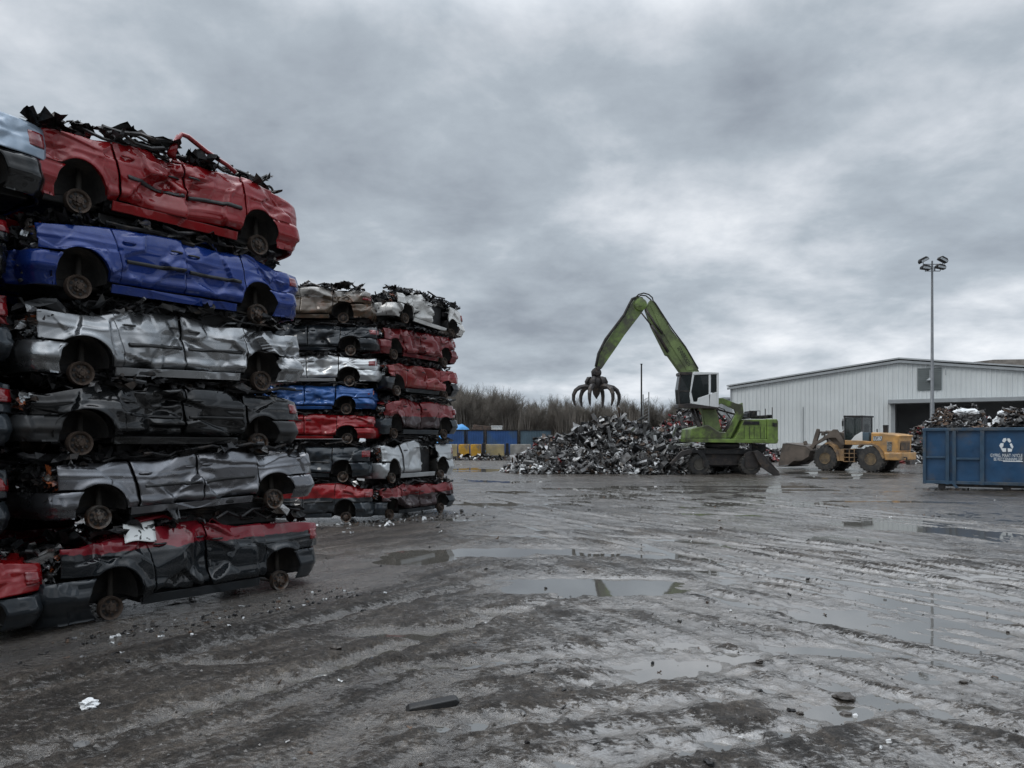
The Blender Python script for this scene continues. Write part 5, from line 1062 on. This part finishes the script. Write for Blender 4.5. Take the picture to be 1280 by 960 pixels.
# far stacks
A2, D2 = (-4.45 - math.sin(R(86)) * 2.44, 20.05 - math.cos(R(86)) * 2.44), 86.0
z2 = [397, 437.6, 476, 511, 548, 596, 645.5]
spec2 = [(C_BRN, C_BRN, 'brown and white burnt crushed car on top of the middle stack', [.09] * 9), (C_DKL, C_DKL, 'dark slate crushed car second from the top of the middle stack', [.08] * 6 + [.03] * 3), (C_SIL2, C_SIL2, 'bright silver crushed car in the middle stack above the blue one', [.08] * 5 + [.05, .02, .02, .02]),
         (C_BL2, C_BL2, 'mid blue crushed car in the middle stack', [.09] * 5 + [.07, .03, .03, .03]), (C_RED, C_RED, 'red crushed car in the middle stack under the blue one', [.08] * 5 + [.05, .02, .02, .02]), (C_NAV, C_NAV, 'navy dark crushed car above the bottom of the middle stack', [.07] * 5 + [.03] * 4), (C_RTWO, C_NAV, 'bottom car of the middle stack, red top over slate doors', [.05] * 5 + [.05, .03, .03, .03])]
dx2, dy2 = math.sin(R(D2)), math.cos(R(D2)); zc = []
for y in z2: zc.append(CAMZ - (y - HY) / F * (A2[1] + 2.44 * dy2))
zc[-1] = .165
for i, (pm, lw, lb, cr_) in enumerate(spec2):
    zab = zc[i - 1] if i else zc[i] + .98; hs = min(1.25, max(.80, (zab - zc[i] - .03) / .95)); j = rnd.uniform(-.10, .10)
    make_car(300 + i, hs, pm=pm, crush=cr_, label=lb, group='crushed cars of the middle stack', loc=(A2[0] + (1.22 + j) * dx2 - dy2 * .76, A2[1] + (1.22 + j) * dy2 + dx2 * .76, zc[i]), yaw=R(90 - D2) + R(rnd.uniform(-1.2, 1.2)), res=.042, lower=lw, dents=[(-.3, .5, .4, .12), (.5, .4, .4, .1)], clutter=.8, roofh=.22 if i == 0 else .12, cap=.78 if i == 0 else .965, mould=i in (5, 6))
A3, D3 = (-3.30, 21.0), 29.0
z3r = [405, 448, 491, 542, 595, 640]; dxx = [.75, 0, .1, 0, -.25, -.3]
spec3 = [(C_WHT, C_WHT, 'white crushed car overhanging the top of the farther stack', [.07] * 9, ('rear_door',)), (C_RDK, C_RDK, 'dark red crushed car just under the white one', [.07] * 9, ()), (C_RPK, C_DKL, 'faded red crushed car with a slate tail in the farther stack', [.09] * 9, ()),
         (C_DR2, C_NAV, 'brown red crushed car third from the ground in the farther stack', [.09] * 9, ()), (C_SIL2, C_SIL2, 'pale silver crushed car with open doorway, second from the ground in the farther stack', [.03, .03, .02, .02, .03, .04, .03, .03, .03], ('rear_door',)), (C_DR2, C_NAV, 'dull red bottom car of the farther stack', [.08] * 9, ())]
dx3, dy3 = math.sin(R(D3)), math.cos(R(D3)); zc3 = [CAMZ - (y - HY) / F * (A3[1] + 1.2 * dy3) for y in z3r]; zc3[-1] = .165
for i, (pm, lw, lb, cr_, ms) in enumerate(spec3):
    zab = zc3[i - 1] if i else zc3[i] + 1.0; hs = min(1.28, max(.82, (zab - zc3[i] - .03) / .95)); j = dxx[i] * .6
    make_car(400 + i, hs, pm=pm, crush=cr_, label=lb, group='crushed cars of the farther stack', loc=(A3[0] + (1.22 + j) * dx3 - dy3 * .72, A3[1] + (1.22 + j) * dy3 + dx3 * .72, zc3[i]), yaw=R(90 - D3) + R(rnd.uniform(-1.5, 1.5)), res=.042, lower=lw, dents=[(-.2, .5, .4, .1)], clutter=1.0, roofh=.2 if i == 0 else .12, cap=.78 if i == 0 else .965, missing=ms, mould=False, tilt=R(-3) if i == 0 else 0)

# ------------------------------------------------------------------ litter on the mud
def gpt(px, py): d = CAMZ * F / (py - HY); x = (px - CX) / F * d; return x, d, float(height(np.array([x]), np.array([d]))[0])
x, y, z = gpt(540, 890); q = MB(); q.prism([(-.22, 0), (-.19, .035), (.2, .06), (.23, .03), (.2, .0), (0, -.02)], -.06, .06); o = q.obj('broken_trim_strip', M['black_plastic'], bevel=.01); o.location = (x, y, z + .015); o.rotation_euler = (0, R(-3), R(14)); tag(o, 'black broken car trim strip lying on the mud nearest the camera', 'trim strip')
x, y, z = gpt(112, 894); lump('white_rag', (x, y, z + .03), (.07, .05, .04), M['foam'], 5, 'small crumpled white rag on the mud below the bottom cars', 'rag', rough=.8)
x, y, z = gpt(102, 934); lump('grey_stone', (x, y, z + .02), (.06, .05, .035), simple('grey stone', (.12, .12, .12), .7), 6, 'grey stone on the mud near the white rag', 'stone')
M['clod'] = simple('wet brown clod', (.045, .038, .032), .4, c2=(.08, .07, .06), scale=20)
for i, (px, py, s, lb) in enumerate([(1055, 877, .065, 'dark mud clod, flatter one near the round clod'), (1057, 893, .032, 'small round dark clod just below the flatter clod'), (1000, 893, .02, 'tiny clod beside a shallow wet patch'), (950, 835, .03, 'dark clod between two wet patches'), (1205, 857, .03, 'dark clod beyond the flatter clod'), (420, 822, .045, 'dark flat clod in front of the brown puddle')]):
    x, y, z = gpt(px, py); lump('mud_clod', (x, y, z + .01), (s * 1.3, s, s * .7), M['clod'], 20 + i, lb, 'clod', 'clods of mud', sub=2, rough=.6)
rg = random.Random(31)
spots = [(rg.uniform(355, 560), rg.uniform(655, 672)) for _ in range(16)] + [(rg.uniform(480, 600), rg.uniform(640, 655)) for _ in range(8)] + [(555, 648), (530, 650), (484, 662), (577, 641)]
for i, (px, py) in enumerate(spots):
    big = i >= len(spots) - 4; x, y, z = gpt(px, py); q = MB(); scrap(q, (0, 0, .02), .14 if big else rg.uniform(.04, .09), rg, 0, 's' if not big else 'a')
    o = q.obj('litter_scrap', M['foam'] if i % 3 else M['grey_scrap']); o.location = (x, y, z + .02); tag(o, 'small pale scrap of litter at the foot of the far car stacks', 'litter', 'pale litter at the foot of the far stacks')
mb = MB(); rg = random.Random(8)
for _ in range(1500):
    d = 4.8 + rg.random() ** 1.6 * 20; x = rg.uniform(-.75, .8) * d
    px, py, s = x, d, rg.uniform(.006, .02)
    mb.add([(0, 0, 0)] * 0, []); mb.v, mb.f, mb.m = mb.v, mb.f, mb.m
    k = rg.uniform(0, 3)
    n0 = len(mb.v); mb.v += [(x + s * math.cos(k), d + s * math.sin(k), s * .2), (x + s * math.cos(k + 2), d + s * math.sin(k + 2), s * .3), (x + s * math.cos(k + 4), d + s * math.sin(k + 4), s * .2), (x, d, s * 1.1)]
    mb.f += [(n0, n0 + 1, n0 + 3), (n0 + 1, n0 + 2, n0 + 3), (n0 + 2, n0, n0 + 3)]; mb.m += [rg.choice((0, 0, 0, 1))] * 3
hv = np.array(mb.v); hv[:, 2] += np.repeat(height(hv[3::4, 0], hv[3::4, 1]), 4); mb.v = [tuple(v) for v in hv]
tag(mb.obj('gravel', [simple('dark gravel', (.05, .047, .043), .5), simple('pale grit', (.22, .21, .2), .6)]), 'fine scattered grit on the wet mud', 'gravel', kind='stuff')

# small torn fragments trodden into the mud, thickest at the foot of the stacks
mb = MB(); rg = random.Random(12); pp = []
for _ in range(520):
    if rg.random() < .6:
        t = rg.random(); k = rg.random() < .5
        a, b = (((-5.3, 8.2), (-2.6, 11.4)) if k else ((-5.0, 19.8), (-1.8, 22.6))); x = a[0] + (b[0] - a[0]) * t + abs(rg.gauss(0, .7)) * .79; y = a[1] + (b[1] - a[1]) * t - abs(rg.gauss(0, .7)) * .61
    else: y = 5 + rg.random() ** 1.5 * 30; x = rg.uniform(-.6, .75) * y
    pp.append((x, y))
hh = height(np.array([p[0] for p in pp]), np.array([p[1] for p in pp]))
for (x, y), h_ in zip(pp, hh): scrap(mb, (x, y, max(h_, 0) + .008), rg.uniform(.015, .05) * (1.6 if y > 16 else 1), rg, rg.choices((0, 1, 2, 3), (6, 3, 2, 3))[0], rg.choice('sssta'), .35)
tag(mb.obj('metal_fragments', [M['dark'], M['grey_scrap'], M['white_scrap'], M['brown_scrap']]), 'tiny torn fragments trodden into the mud around the car stacks', 'fragments', kind='stuff')
